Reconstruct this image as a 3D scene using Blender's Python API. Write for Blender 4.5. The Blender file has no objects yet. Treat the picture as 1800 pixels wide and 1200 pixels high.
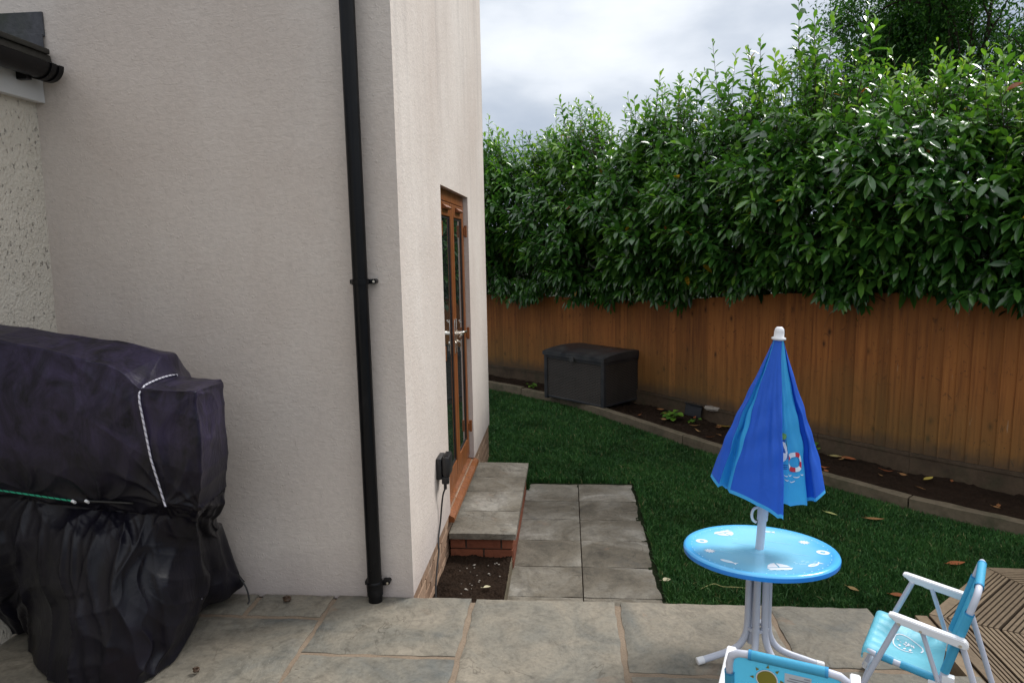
import bpy, bmesh, math, random
import numpy as np
from mathutils import Vector, Matrix, Euler
random.seed(7); rng = np.random.default_rng(7)
R = math.radians; PI = math.pi
S = bpy.context.scene
# ------------------------------------------------------------------ camera
cam_d = bpy.data.cameras.new("camera"); cam = bpy.data.objects.new("camera", cam_d)
S.collection.objects.link(cam); S.camera = cam
cam_d.sensor_width = 36; cam_d.lens = 24.0; cam_d.clip_start = .05; cam_d.clip_end = 900
yaw, pit, rol = R(-4.7), R(7.9), R(1.04)
f = Vector((math.sin(yaw)*math.cos(pit), math.cos(yaw)*math.cos(pit), -math.sin(pit)))
r = f.cross(Vector((0,0,1))).normalized(); u = r.cross(f)
r2 = math.cos(rol)*r - math.sin(rol)*u; u2 = math.sin(rol)*r + math.cos(rol)*u
m3 = Matrix((r2, u2, -f)).transposed()
cam.matrix_world = Matrix.Translation((0,0,1.68)) @ m3.to_4x4()
# ------------------------------------------------------------------ world, sun, exposure
SUN_AZ = R(38)      # from +X towards +Y
SUN_EL = R(46)
w = bpy.data.worlds.new("World"); S.world = w; w.use_nodes = True
nt = w.node_tree; N = nt.nodes; L = nt.links
for n in list(N): N.remove(n)
out = N.new('ShaderNodeOutputWorld'); bg = N.new('ShaderNodeBackground'); bg.inputs[1].default_value = .1
sky = N.new('ShaderNodeTexSky'); sky.sky_type = 'NISHITA'; sky.sun_disc = False
sky.sun_elevation = SUN_EL; sky.sun_rotation = PI/2 - SUN_AZ
tc = N.new('ShaderNodeTexCoord')
mp = N.new('ShaderNodeMapping'); mp.inputs['Scale'].default_value = (1.3,1.3,3.0); mp.inputs['Location'].default_value = (.35,.2,.4)
L.new(tc.outputs['Generated'], mp.inputs[0])
n1 = N.new('ShaderNodeTexNoise'); n1.inputs['Scale'].default_value = 1.5; n1.inputs['Detail'].default_value = 7; n1.inputs['Roughness'].default_value = .50
L.new(mp.outputs[0], n1.inputs['Vector'])
sep = N.new('ShaderNodeSeparateXYZ'); L.new(tc.outputs['Generated'], sep.inputs[0])
def wm(op, a, b, c=0.0):
    n = N.new('ShaderNodeMath'); n.operation = op
    for k, v in enumerate((a, b, c)):
        if isinstance(v, (int, float)): n.inputs[k].default_value = v
        else: L.new(v, n.inputs[k])
    return n.outputs[0]
# pale cloud deck, blue grey low down, brighter towards the hidden sun
lift = wm('MULTIPLY', wm('SUBTRACT', sep.outputs['Z'], .28), 1.9)
t_ = wm('ADD', wm('MULTIPLY', wm('SUBTRACT', n1.outputs['Fac'], .5), 2.4), wm('ADD', lift, .47))
t_ = wm('ADD', t_, wm('MULTIPLY', sep.outputs['X'], .30))
cr = N.new('ShaderNodeValToRGB'); L.new(t_, cr.inputs[0])
e = cr.color_ramp.elements; e[0].position = .15; e[0].color = (.33,.385,.48,1); e[1].position = .85; e[1].color = (.86,.885,.92,1)
x_ = e.new(.45); x_.color = (.53,.575,.645,1); x_ = e.new(.62); x_.color = (.70,.735,.785,1)
zen = N.new('ShaderNodeMapRange'); zen.inputs[1].default_value = .45; zen.inputs[2].default_value = .95; zen.inputs[3].default_value = 1.0; zen.inputs[4].default_value = 1.35
L.new(sep.outputs['Z'], zen.inputs[0])
zc = N.new('ShaderNodeVectorMath'); zc.operation = 'SCALE'; L.new(cr.outputs[0], zc.inputs[0]); L.new(zen.outputs[0], zc.inputs['Scale'])
sc_ = N.new('ShaderNodeVectorMath'); sc_.operation = 'SCALE'; L.new(zc.outputs[0], sc_.inputs[0]); sc_.inputs['Scale'].default_value = 10.0
mx = N.new('ShaderNodeMix'); mx.data_type = 'RGBA'; mx.inputs[0].default_value = .92
L.new(sky.outputs[0], mx.inputs[6]); L.new(sc_.outputs[0], mx.inputs[7])
L.new(mx.outputs[2], bg.inputs[0]); L.new(bg.outputs[0], out.inputs[0])
sd = bpy.data.lights.new("sun", 'SUN'); sun = bpy.data.objects.new("sun", sd); S.collection.objects.link(sun)
sd.energy = 2.6; sd.angle = R(18); sd.color = (1,.98,.95)
d = Vector((math.cos(SUN_AZ)*math.cos(SUN_EL), math.sin(SUN_AZ)*math.cos(SUN_EL), math.sin(SUN_EL)))
sun.rotation_euler = d.to_track_quat('Z','Y').to_euler()
S.view_settings.view_transform = 'Standard'; S.view_settings.look = 'None'
S.view_settings.exposure = 0.38; S.view_settings.gamma = 1; S.view_settings.use_curve_mapping = False
# ------------------------------------------------------------------ helpers
def tag(o, label=None, cat=None, group=None, kind=None):
    if label: o['label'] = label
    if cat: o['category'] = cat
    if group: o['group'] = group
    if kind: o['kind'] = kind
    return o
def empty(name, loc=(0,0,0), rz=0, label=None, cat=None, group=None, kind=None):
    o = bpy.data.objects.new(name, None); S.collection.objects.link(o)
    o.location = loc; o.rotation_euler = (0,0,rz); o.empty_display_size = .1
    return tag(o, label, cat, group, kind)
def link_mesh(name, me, parent=None, smooth=False, smooth_angle=None):
    o = bpy.data.objects.new(name, me); S.collection.objects.link(o)
    if parent: o.parent = parent
    if smooth: me.shade_smooth()
    if smooth_angle is not None:
        me.shade_smooth()
        try: me.set_sharp_from_angle(angle=R(smooth_angle))
        except Exception: pass
    return o
class MB:
    """collects shapes, then links them as one mesh object"""
    def __init__(s): s.v = []; s.f = []; s.m = []; s.c = []
    def add(s, vs, fs, mi=0, col=0.5):
        b = len(s.v); s.v += [tuple(v) for v in vs]
        for q in fs: s.f.append(tuple(b+i for i in q)); s.m.append(mi); s.c.append(col)
        return s
    def box(s, a, b, mi=0, bev=0, M=None, col=.5):
        bm = bmesh.new(); bmesh.ops.create_cube(bm, size=1)
        for v in bm.verts: v.co = Vector([(a[i]+b[i])/2 + v.co[i]*(b[i]-a[i]) for i in range(3)])
        if bev: bmesh.ops.bevel(bm, geom=bm.edges[:], offset=bev, segments=2, affect='EDGES', profile=.6)
        if M: bm.transform(M)
        bm.verts.index_update()
        s.add([v.co for v in bm.verts], [[v.index for v in fc.verts] for fc in bm.faces], mi, col); bm.free(); return s
    def tube(s, pts, rad, seg=10, mi=0, cap=True, closed=False, col=.5, flat=1.0):
        pts = [Vector(p) for p in pts]; n = len(pts)
        rads = rad if hasattr(rad, '__len__') else [rad]*n
        vs = []; ref = None
        for i, p in enumerate(pts):
            if closed: t = (pts[(i+1)%n]-pts[i-1]).normalized()
            else: t = (pts[min(i+1,n-1)]-pts[max(i-1,0)]).normalized()
            if ref is None:
                ref = Vector((0,0,1)) if abs(t.z) < .9 else Vector((1,0,0))
            a = (ref - t*ref.dot(t)).normalized(); bq = t.cross(a); ref = a
            for k in range(seg):
                th = 2*PI*k/seg
                vs.append(p + rads[i]*(math.cos(th)*a*flat + math.sin(th)*bq))
        fs = []
        for i in range(n if closed else n-1):
            j = (i+1)%n
            for k in range(seg):
                k2 = (k+1)%seg; fs.append((i*seg+k, j*seg+k, j*seg+k2, i*seg+k2))
        if cap and not closed: fs.append(tuple(range(seg))[::-1]); fs.append(tuple((n-1)*seg+k for k in range(seg)))
        return s.add(vs, [tuple(reversed(q)) for q in fs], mi, col)
    def lathe(s, prof, c=(0,0,0), seg=32, mi=0, M=None, col=.5):
        vs = []; fs = []; n = len(prof)
        for k in range(seg):
            th = 2*PI*k/seg
            for (rr, z) in prof:
                v = Vector((rr*math.cos(th), rr*math.sin(th), z))
                if M: v = M @ v
                vs.append(v + Vector(c))
        for k in range(seg):
            k2 = (k+1)%seg
            for i in range(n-1): fs.append((k*n+i, k2*n+i, k2*n+i+1, k*n+i+1))
        return s.add(vs, fs, mi, col)
    def prism(s, poly, z0, z1, mi=0, M=None, col=.5, topmi=None):
        n = len(poly); vs = [Vector((p[0],p[1],z0)) for p in poly]+[Vector((p[0],p[1],z1)) for p in poly]
        if M: vs = [M @ v for v in vs]
        area = sum(poly[i][0]*poly[(i+1)%n][1]-poly[(i+1)%n][0]*poly[i][1] for i in range(n))
        fs = [tuple(range(n))[::-1]]+[(i,(i+1)%n,n+(i+1)%n,n+i) for i in range(n)]
        top = [tuple(range(n,2*n))]
        if area < 0: fs = [tuple(reversed(q)) for q in fs]; top = [tuple(reversed(q)) for q in top]
        s.add(vs, fs, mi, col)
        s.add(vs, top, topmi if topmi is not None else mi, col); return s
    def build(s, name, mats, parent=None, smooth=False, angle=None, weld=False):
        me = bpy.data.meshes.new(name); me.from_pydata(s.v, [], s.f)
        if not isinstance(mats, (list,tuple)): mats = [mats]
        for m in mats: me.materials.append(m)
        me.polygons.foreach_set('material_index', s.m)
        a = me.attributes.new('rnd', 'FLOAT', 'FACE'); a.data.foreach_set('value', [float(c) for c in s.c])
        me.update()
        return link_mesh(name, me, parent, smooth, angle)
class Mat:
    def __init__(s, name, rough=.7, spec=.5, base=(.5,.5,.5)):
        s.m = bpy.data.materials.new(name); s.m.use_nodes = True; s.nt = s.m.node_tree; s.N = s.nt.nodes; s.L = s.nt.links
        s.b = s.N['Principled BSDF']; s.b.inputs['Roughness'].default_value = rough
        s.b.inputs['Specular IOR Level'].default_value = spec; s.b.inputs['Base Color'].default_value = (*base,1)
        s.tc = s.N.new('ShaderNodeTexCoord')
    def coord(s, scale=(1,1,1), which='Object', rot=(0,0,0)):
        m = s.N.new('ShaderNodeMapping'); m.inputs['Scale'].default_value = scale; m.inputs['Rotation'].default_value = rot
        s.L.new(s.tc.outputs[which], m.inputs[0]); return m.outputs[0]
    def noise(s, scale=5, detail=4, rough=.55, co=None, dist=0):
        n = s.N.new('ShaderNodeTexNoise'); n.inputs['Scale'].default_value = scale; n.inputs['Detail'].default_value = detail
        n.inputs['Roughness'].default_value = rough; n.inputs['Distortion'].default_value = dist
        s.L.new(co or s.tc.outputs['Object'], n.inputs['Vector']); return n.outputs['Fac']
    def voro(s, scale=5, co=None, out='Distance', feature='F1', rnd=1):
        n = s.N.new('ShaderNodeTexVoronoi'); n.inputs['Scale'].default_value = scale; n.feature = feature
        n.inputs['Randomness'].default_value = rnd
        s.L.new(co or s.tc.outputs['Object'], n.inputs['Vector']); return n.outputs[out]
    def ramp(s, fac, stops, interp='LINEAR'):
        n = s.N.new('ShaderNodeValToRGB'); n.color_ramp.interpolation = interp; el = n.color_ramp.elements
        while len(el) < len(stops): el.new(.5)
        for i, (p, c) in enumerate(stops):
            el[i].position = p; el[i].color = (c,c,c,1) if not hasattr(c,'__len__') else (*c[:3],1)
        s.L.new(fac, n.inputs[0]); return n.outputs[0]
    def mix(s, fac, a, b, blend='MIX'):
        n = s.N.new('ShaderNodeMix'); n.data_type = 'RGBA'; n.blend_type = blend; n.clamp_result = False
        for v, i in ((fac,0),(a,6),(b,7)):
            if isinstance(v, (int,float)): n.inputs[i].default_value = v if i == 0 else (v,v,v,1)
            elif isinstance(v, (tuple,list)): n.inputs[i].default_value = (*v[:3],1)
            else: s.L.new(v, n.inputs[i])
        return n.outputs[2]
    def math(s, op, a, b=0.0, c=0.0):
        n = s.N.new('ShaderNodeMath'); n.operation = op
        for i, v in enumerate((a,b,c)):
            if isinstance(v, (int,float)): n.inputs[i].default_value = v
            else: s.L.new(v, n.inputs[i])
        return n.outputs[0]
    def attr(s, name):
        n = s.N.new('ShaderNodeAttribute'); n.attribute_name = name; return n.outputs['Fac']
    def sepz(s, which='Object', ax='Z'):
        n = s.N.new('ShaderNodeSeparateXYZ'); s.L.new(s.tc.outputs[which], n.inputs[0]); return n.outputs[ax]
    def col(s, c): s.L.new(c, s.b.inputs['Base Color']); return s
    def rough(s, c): s.L.new(c, s.b.inputs['Roughness']); return s
    def bump(s, h, strength=.5, dist=.01):
        n = s.N.new('ShaderNodeBump'); n.inputs['Strength'].default_value = strength; n.inputs['Distance'].default_value = dist
        s.L.new(h, n.inputs['Height']); 
        if s.b.inputs['Normal'].links: s.L.new(s.b.inputs['Normal'].links[0].from_socket, n.inputs['Normal'])
        s.L.new(n.outputs[0], s.b.inputs['Normal']); return s
def simple(name, base, rough=.6, spec=.5, var=.15, nscale=6, bumpd=0):
    m = Mat(name, rough, spec)
    n = m.noise(nscale, 5); m.col(m.mix(n, [c*(1-var) for c in base], [c*(1+var) for c in base]))
    if bumpd: m.bump(m.noise(nscale*8, 4), .5, bumpd)
    m.rough(m.ramp(m.noise(nscale*1.7,4), [(.3,max(0,rough-.08)),(.7,min(1,rough+.08))]))
    return m.m
# ------------------------------------------------------------------ materials
def mat_render(name, base, pale):
    m = Mat(name, .85, .25)
    co = m.coord((1,1,.55))
    big = m.noise(1.1, 5, .6, m.coord((1,1,.6))); c = m.mix(m.ramp(big, [(.34,0),(.66,1)]), base, pale)
    pt = m.noise(2.7, 6, .62, m.coord((1,1,.8)), .5); c = m.mix(m.math('MULTIPLY', m.ramp(pt, [(.54,0),(.75,1)]), .12), c, (.42,.38,.35))
    fine = m.noise(38, 6, .65); c = m.mix(m.ramp(fine, [(.3,.90),(.7,1.05)]), (0,0,0), c)
    # rain streaks
    st = m.noise(9, 5, .6, m.coord((1,1,.06))); z = m.sepz()
    up = m.ramp(m.math('MULTIPLY', z, .2), [(.30,0),(.62,1)])
    gn = m.N.new('ShaderNodeNewGeometry'); gs = m.N.new('ShaderNodeSeparateXYZ'); m.L.new(gn.outputs['True Normal'], gs.inputs[0])
    st = m.math('MULTIPLY', m.math('MULTIPLY', m.ramp(st, [(.5,0),(.72,1)]), up), gs.outputs[0])
    c = m.mix(m.math('MULTIPLY', st, .26), c, (.20,.19,.19))
    # damp splash near the ground
    lo = m.ramp(m.math('ADD', m.math('MULTIPLY', m.noise(7,5), .22), z), [(.08,1),(.36,0)])
    c = m.mix(m.math('MULTIPLY', lo, .5), c, (.30,.25,.25))
    m.col(c)
    # brushed texture: short ridges and stray lumps
    a = m.noise(24, 5, .60, m.coord((1.0,1.0,1.9)), 1.1)
    b = m.voro(60, m.coord((1,1,.7)), 'Distance'); b = m.ramp(b, [(.0,1),(.28,0)])
    bm_ = m.noise(14, 2, .5); b = m.math('MULTIPLY', b, m.ramp(bm_, [(.42,0),(.62,1)]))
    g = m.noise(120, 4, .6)
    h = m.math('ADD', m.math('MULTIPLY', a, .9), m.math('MULTIPLY', b, .55)); h = m.math('ADD', h, m.math('MULTIPLY', g, .25))
    m.bump(h, .62, .005); m.bump(m.noise(3.2,3), .5, .012)
    return m.m
M_render = mat_render('cream_masonry_render', (.55,.475,.42), (.645,.58,.525))
def mat_pebble():
    m = Mat('pebbledash', .9, .3)
    v = m.voro(85, None, 'Distance'); n = m.noise(9, 5); sp = m.voro(55, m.coord((1,1,.45)), 'Color')
    c = m.mix(n, (.56,.51,.43), (.68,.63,.54))
    hole = m.noise(64, 3, .55, m.coord((1,1,.62))); c = m.mix(m.math('MULTIPLY', m.ramp(hole, [(.62,0),(.67,1)]), .8), c, (.22,.20,.17))
    lump = m.noise(36, 5, .6); m.col(c); m.bump(m.math('SUBTRACT', lump, m.ramp(hole,[(.58,0),(.70,.5)])), .7, .010); m.bump(v, .5, .006)
    return m.m
M_pebble = mat_pebble()
def mat_stone(name, cols, moss=.0):
    m = Mat(name, .78, .35)
    off = m.attr('rnd'); 
    cb = m.N.new('ShaderNodeCombineXYZ'); m.L.new(m.math('MULTIPLY', off, 37.0), cb.inputs[0]); m.L.new(m.math('MULTIPLY', off, 11.0), cb.inputs[1]); m.L.new(m.math('MULTIPLY', off, 23.0), cb.inputs[2])
    va = m.N.new('ShaderNodeVectorMath'); va.operation = 'ADD'; m.L.new(m.tc.outputs['Object'], va.inputs[0]); m.L.new(cb.outputs[0], va.inputs[1])
    co = va.outputs[0]
    n = m.noise(2.6, 7, .6, co, .8)
    c = m.ramp(n, [(.28,cols[0]),(.45,cols[1]),(.6,cols[2]),(.78,cols[3])])
    n2 = m.noise(11, 8, .65, co, 1.2); c = m.mix(m.ramp(n2, [(.35,.72),(.68,1.20)]), (0,0,0), c)
    n3 = m.noise(60, 5, .6, co); c = m.mix(m.ramp(n3, [(.3,.78),(.7,1.14)]), (0,0,0), c)
    fl = m.noise(150, 3, .6, co); c = m.mix(m.math('MULTIPLY', m.ramp(fl, [(.66,0),(.72,1)]), .5), c, (.42,.38,.31))
    dk = m.noise(5, 6, .62, co, .3); c = m.mix(m.math('MULTIPLY', m.ramp(dk, [(.62,0),(.74,1)]), .38), c, (.075,.08,.085))
    c = m.mix(m.ramp(off, [(0,.84),(1,1.10)]), (0,0,0), c)
    ck = m.noise(2.2, 4, .6, co, 1.0); ck = m.ramp(m.math('ABSOLUTE', m.math('SUBTRACT', ck, .5)), [(.0,1),(.006,0)]); ck = m.math('MULTIPLY', ck, m.ramp(m.noise(1.8,3,.5,co), [(.50,0),(.60,1)]))
    c = m.mix(m.math('MULTIPLY', ck, .7), c, (.05,.04,.03))
    rs = m.noise(3.3, 5, .6, co, .8); c = m.mix(m.math('MULTIPLY', m.ramp(rs, [(.64,0),(.78,1)]), .45), c, (.24,.12,.06))
    m.col(c)
    rv = m.noise(3.0, 9, .58, co, 1.8)
    rdg = m.noise(1.6, 3, .5, co, 1.2); rdg = m.math('MULTIPLY', m.math('FRACT', m.math('MULTIPLY', rdg, 9.0)), .25)
    m.bump(m.math('ADD', rv, rdg), 1.0, .016); m.bump(n3, .4, .0025); m.bump(n2, .45, .006)
    m.rough(m.ramp(n2, [(.3,.62),(.7,.88)]))
    return m.m
M_flag = mat_stone('riven_sandstone', [(.125,.128,.118),(.185,.170,.138),(.235,.206,.160),(.33,.285,.22)])
M_path = mat_stone('grey_riven_paving', [(.085,.073,.055),(.165,.142,.108),(.245,.222,.182),(.42,.395,.35)])
def mat_mortar(name, a, b):
    m = Mat(name, .95, .2); n = m.noise(7, 6, .6); c = m.mix(n, a, b)
    n3 = m.noise(120,5,.7); c = m.mix(m.ramp(n3, [(.3,.75),(.7,1.15)]), (0,0,0), c); m.col(c); m.bump(n3, .8, .004); m.bump(m.noise(16,4), .5, .006); return m.m
M_mortar = mat_mortar('buff_mortar', (.15,.11,.078), (.31,.24,.175))
M_bmortar = mat_mortar('grey_mortar', (.10,.085,.07), (.16,.135,.11))
def mat_brick(name, a, b):
    m = Mat(name, .88, .25); n = m.noise(30, 6, .65); off = m.attr('rnd'); c = m.mix(off, a, b)
    c = m.mix(m.ramp(n, [(.3,.75),(.7,1.15)]), (0,0,0), c); w_ = m.noise(5,4); c = m.mix(m.math('MULTIPLY', m.ramp(w_,[(.55,0),(.75,1)]), .3), c, (.3,.26,.22))
    m.col(c); m.bump(n, .7, .006); return m.m
M_brick = mat_brick('red_brick', (.16,.052,.030), (.25,.085,.045))
M_buff = mat_brick('buff_brick', (.23,.145,.095), (.33,.22,.15))
def mat_soil(name, a, b):
    m = Mat(name, .98, .1); n = m.noise(28, 8, .72); c = m.mix(n, a, b); n2 = m.noise(4,4); c = m.mix(m.ramp(n2,[(.3,.7),(.7,1.2)]), (0,0,0), c)
    m.col(c); m.bump(n, 1, .03); m.bump(m.noise(90,4,.7), .8, .008); return m.m
M_soil = mat_soil('dark_garden_soil', (.012,.008,.006), (.055,.034,.022))
M_ground = mat_soil('rough_ground', (.012,.014,.008), (.035,.04,.02))
M_turf = mat_soil('turf_soil', (.010,.014,.006), (.022,.034,.012))
def mat_fence():
    m = Mat('stained_fence_board', .72, .3)
    off = m.attr('rnd'); z = m.sepz()
    cb = m.N.new('ShaderNodeCombineXYZ'); m.L.new(m.math('MULTIPLY', off, 17.0), cb.inputs[2]); m.L.new(m.math('MULTIPLY', off, 5.0), cb.inputs[0])
    va = m.N.new('ShaderNodeVectorMath'); va.operation = 'ADD'; m.L.new(m.tc.outputs['Object'], va.inputs[0]); m.L.new(cb.outputs[0], va.inputs[1])
    def vm(sc):
        q = m.N.new('ShaderNodeMapping'); q.inputs['Scale'].default_value = sc; m.L.new(va.outputs[0], q.inputs[0]); return q.outputs[0]
    g = m.noise(34, 6, .6, vm((1,1,.045)), .3)
    c = m.ramp(g, [(.28,(.20,.066,.017)),(.5,(.335,.122,.031)),(.74,(.42,.168,.046))])
    c = m.mix(m.ramp(off, [(0,.68),(1,1.20)]), (0,0,0), c)
    kn = m.voro(6.5, vm((1,1,.55)), 'Distance'); kn = m.ramp(kn, [(.045,1),(.10,.4),(.18,0)])
    c = m.mix(m.math('MULTIPLY', kn, .82), c, (.030,.012,.006))
    # branchy dark marks round knots
    kk = m.noise(17, 5, .7, vm((1,1,.75)), 1.5); c = m.mix(m.math('MULTIPLY', m.ramp(kk, [(.59,0),(.68,1)]), .62), c, (.045,.020,.010))
    # green algae low down, damp grey foot
    big = m.noise(1.4, 4)
    al = m.math('MULTIPLY', m.ramp(m.math('ADD', z, m.math('MULTIPLY', big, .7)), [(.30,1),(.95,0)]), .5)
    c = m.mix(al, c, (.13,.105,.035))
    lo = m.ramp(m.math('ADD', z, m.math('MULTIPLY', m.noise(9,5), .16)), [(-.02,1),(.12,0)]) 
    c = m.mix(m.math('MULTIPLY', lo, .65), c, (.055,.045,.035))
    # chipped pale streaks on the near panels (wear)
    xx = m.sepz(ax='X'); near = m.ramp(m.math('MULTIPLY', xx, .2), [(.50,0),(.60,1)])
    ws = m.noise(24, 4, .62, vm((1,1,.11)), .2); ws = m.math('MULTIPLY', m.ramp(ws, [(.685,0),(.70,1)]), near)
    c = m.mix(m.math('MULTIPLY', ws, .75), c, (.36,.25,.16))
    m.col(c); m.bump(g, .3, .004); m.rough(m.ramp(g, [(.3,.6),(.7,.82)]))
    return m.m
M_fence = mat_fence()
def mat_timber(name, a, b, green=0, sc=(1,1,1)):
    m = Mat(name, .85, .25); g = m.noise(30, 6, .6, m.coord(sc)); c = m.mix(g, a, b)
    n = m.noise(4, 6, .6); c = m.mix(m.ramp(n, [(.3,.7),(.7,1.2)]), (0,0,0), c)
    if green: c = m.mix(m.math('MULTIPLY', m.ramp(m.noise(6,5), [(.5,0),(.68,1)]), green), c, (.04,.05,.025))
    m.col(c); m.bump(g, .6, .005); m.bump(m.noise(90,4), .4, .002); return m.m
M_gravel = mat_timber('weathered_gravel_board', (.055,.038,.025), (.12,.085,.055), .4)
M_kerb = mat_timber('weathered_sleeper', (.095,.075,.048), (.20,.165,.115), .55)
def mat_deck():
    m = Mat('grooved_decking', .8, .3); off = m.attr('rnd')
    n = m.noise(3, 6, .65); g = m.noise(45, 6, .65)
    c = m.mix(off, (.15,.108,.068), (.225,.165,.105)); c = m.mix(m.ramp(n, [(.3,.66),(.7,1.25)]), (0,0,0), c); c = m.mix(m.ramp(g, [(.3,.72),(.7,1.2)]), (0,0,0), c)
    c = m.mix(m.math('MULTIPLY', m.ramp(m.noise(26,5,.7), [(.66,0),(.72,1)]), .8), c, (.03,.022,.018))
    m.col(c); m.bump(g, .5, .003); return m.m
M_deck = mat_deck()
M_groove = simple('deck_groove_dark', (.035,.024,.016), .9, .1, .3, 20)  # darker brown for the board body seen in grooves and gaps
def mat_doorwood():
    m = Mat('golden_oak_door_foil', .38, .45); g = m.noise(26, 6, .6, m.coord((2,2,.1)), .4)
    c = m.ramp(g, [(.3,(.12,.036,.010)),(.55,(.22,.072,.020)),(.75,(.28,.10,.030))]); m.col(c); m.bump(g,.15,.002); m.rough(m.ramp(m.noise(8,4),[(.3,.3),(.7,.5)])); return m.m
M_oak = mat_doorwood()
def mat_glass():
    m = Mat('door_glass', .02, .5, (.02,.025,.024)); m.b.inputs['Metallic'].default_value = 0; m.b.inputs['Coat Weight'].default_value = 1
    m.b.inputs['Coat Roughness'].default_value = .01; m.b.inputs['IOR'].default_value = 1.6
    return m.m
M_glass = mat_glass()
M_chrome = simple('brushed_brass_chrome', (.75,.70,.62), .25, .5, .1, 30); M_chrome.node_tree.nodes['Principled BSDF'].inputs['Metallic'].default_value = 1
def mat_blackpipe():
    m = Mat('black_gutter_plastic', .3, .22); n = m.noise(6,5); c = m.mix(n, (.0025,.0025,.003), (.006,.006,.007))
    d_ = m.noise(22, 6, .7, m.coord((1,1,.35))); c = m.mix(m.math('MULTIPLY', m.ramp(d_, [(.58,0),(.75,1)]), .08), c, (.10,.09,.08)); m.col(c)
    m.rough(m.ramp(d_, [(.3,.24),(.7,.5)])); return m.m
M_pipe = mat_blackpipe(); M_pipe.node_tree.nodes['Principled BSDF'].inputs['Specular IOR Level'].default_value = .22
M_blackplastic = simple('matt_black_plastic', (.012,.012,.013), .45, .5, .3, 20, .002)
M_white = simple('white_moulded_plastic', (.74,.74,.76), .32, .5, .03, 5)
M_tube = simple('powder_coated_white_tube', (.52,.54,.62), .38, .5, .04, 9)
M_upvc = simple('white_fascia_board', (.60,.60,.59), .5, .4, .08, 5)
M_lead = mat_timber('stained_lead_flashing', (.035,.037,.045), (.13,.13,.14), .5, (1,1,1))
M_tile = mat_timber('mossy_roof_edge', (.025,.023,.02), (.08,.072,.06), .3)
def mat_wicker():
    m = Mat('charcoal_woven_resin', .5, .45)
    w1 = m.N.new('ShaderNodeTexBrick'); w1.inputs['Scale'].default_value = 1; w1.offset = .5
    w1.inputs['Brick Width'].default_value = .050; w1.inputs['Row Height'].default_value = .020; w1.inputs['Mortar Size'].default_value = .0045; w1.inputs['Mortar Smooth'].default_value = .6
    cb = m.N.new('ShaderNodeCombineXYZ'); sp = m.N.new('ShaderNodeSeparateXYZ'); m.L.new(m.tc.outputs['Object'], sp.inputs[0])
    m.L.new(m.math('ADD', sp.outputs[0], sp.outputs[1]), cb.inputs[0]); m.L.new(sp.outputs[2], cb.inputs[1]); m.L.new(cb.outputs[0], w1.inputs[0])
    c = m.mix(w1.outputs['Fac'], (.070,.058,.048), (.008,.007,.007)); c = m.mix(m.ramp(m.noise(5,5),[(.3,.75),(.7,1.2)]), (0,0,0), c)
    m.col(c); m.bump(m.math('SUBTRACT', 1.0, w1.outputs['Fac']), .9, .004); return m.m
M_wicker = mat_wicker()
def mat_dark_resin():
    m = Mat('charcoal_resin_dusty', .42, .5); n = m.noise(5, 6, .6); c = m.mix(m.ramp(n,[(.35,0),(.7,1)]), (.014,.016,.021), (.050,.049,.047)); m.col(c); m.bump(m.noise(60,4),.3,.002)
    m.rough(m.ramp(n,[(.3,.35),(.7,.6)])); return m.m
M_resin = mat_dark_resin()
def fabric(name, c0, var=.08, trans=.3, rough=.6, sheen=0):
    m = Mat(name, rough, .35); n = m.noise(8, 5); c = m.mix(n, [x*(1-var) for x in c0], [x*(1+var) for x in c0]); m.col(c)
    m.bump(m.noise(14, 4, .6, m.coord((1,1,.5)), .6), .5, .008)
    t = m.N.new('ShaderNodeBsdfTranslucent'); m.L.new(c, t.inputs[0]); ms = m.N.new('ShaderNodeMixShader'); ms.inputs[0].default_value = trans
    o = m.N['Material Output']; m.L.new(m.b.outputs[0], ms.inputs[1]); m.L.new(t.outputs[0], ms.inputs[2]); m.L.new(ms.outputs[0], o.inputs[0]); return m.m
M_royal = fabric('royal_blue_nylon', (.022,.125,.62), trans=.25, rough=.5)
M_cyan = fabric('sky_blue_nylon', (.06,.45,.80), trans=.3, rough=.5)
M_hem = fabric('pale_blue_hem', (.06,.40,.78), trans=.2)
M_chairfab = fabric('turquoise_canvas', (.09,.47,.70), trans=.35, rough=.55)
M_seatfab = fabric('pale_turquoise_canvas', (.20,.62,.76), trans=.3, rough=.42)
M_seam = fabric('blue_seam_tape', (.04,.30,.58), trans=.2, rough=.5)
M_pwhite = simple('white_print', (.72,.76,.82), .5, .4, .04)
M_pred = simple('red_print', (.55,.03,.05), .5, .4, .05)
M_pnavy = simple('navy_print', (.02,.09,.38), .5, .4, .05)
M_pgreen = simple('green_print', (.18,.40,.12), .5, .4, .05)
M_polive = simple('ochre_print', (.23,.21,.03), .55, .3, .08)
M_pgrey = simple('grey_print_line', (.25,.25,.28), .6, .3, .05)
M_label = simple('white_sewn_label', (.55,.60,.66), .7, .2, .04)
def mat_tabletop():
    m = Mat('blue_printed_plastic', .16, .55)
    n = m.noise(2.4, 3, .5); sp = m.N.new('ShaderNodeSeparateXYZ'); m.L.new(m.tc.outputs['Object'], sp.inputs[0])
    rr = m.math('SQRT', m.math('ADD', m.math('MULTIPLY', sp.outputs[0], sp.outputs[0]), m.math('MULTIPLY', sp.outputs[1], sp.outputs[1])))
    k = m.math('ADD', rr, m.math('MULTIPLY', m.math('SUBTRACT', n, .5), .22))
    c = m.ramp(k, [(.12,(.27,.66,.88)),(.22,(.21,.59,.87)),(.265,(.11,.47,.85)),(.30,(.07,.40,.82))]); m.col(c)
    m.rough(m.ramp(m.noise(9,5), [(.35,.12),(.7,.28)]))
    return m.m
M_table = mat_tabletop()
M_tablerim = simple('blue_table_rim', (.022,.22,.68), .22, .5, .05)
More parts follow.
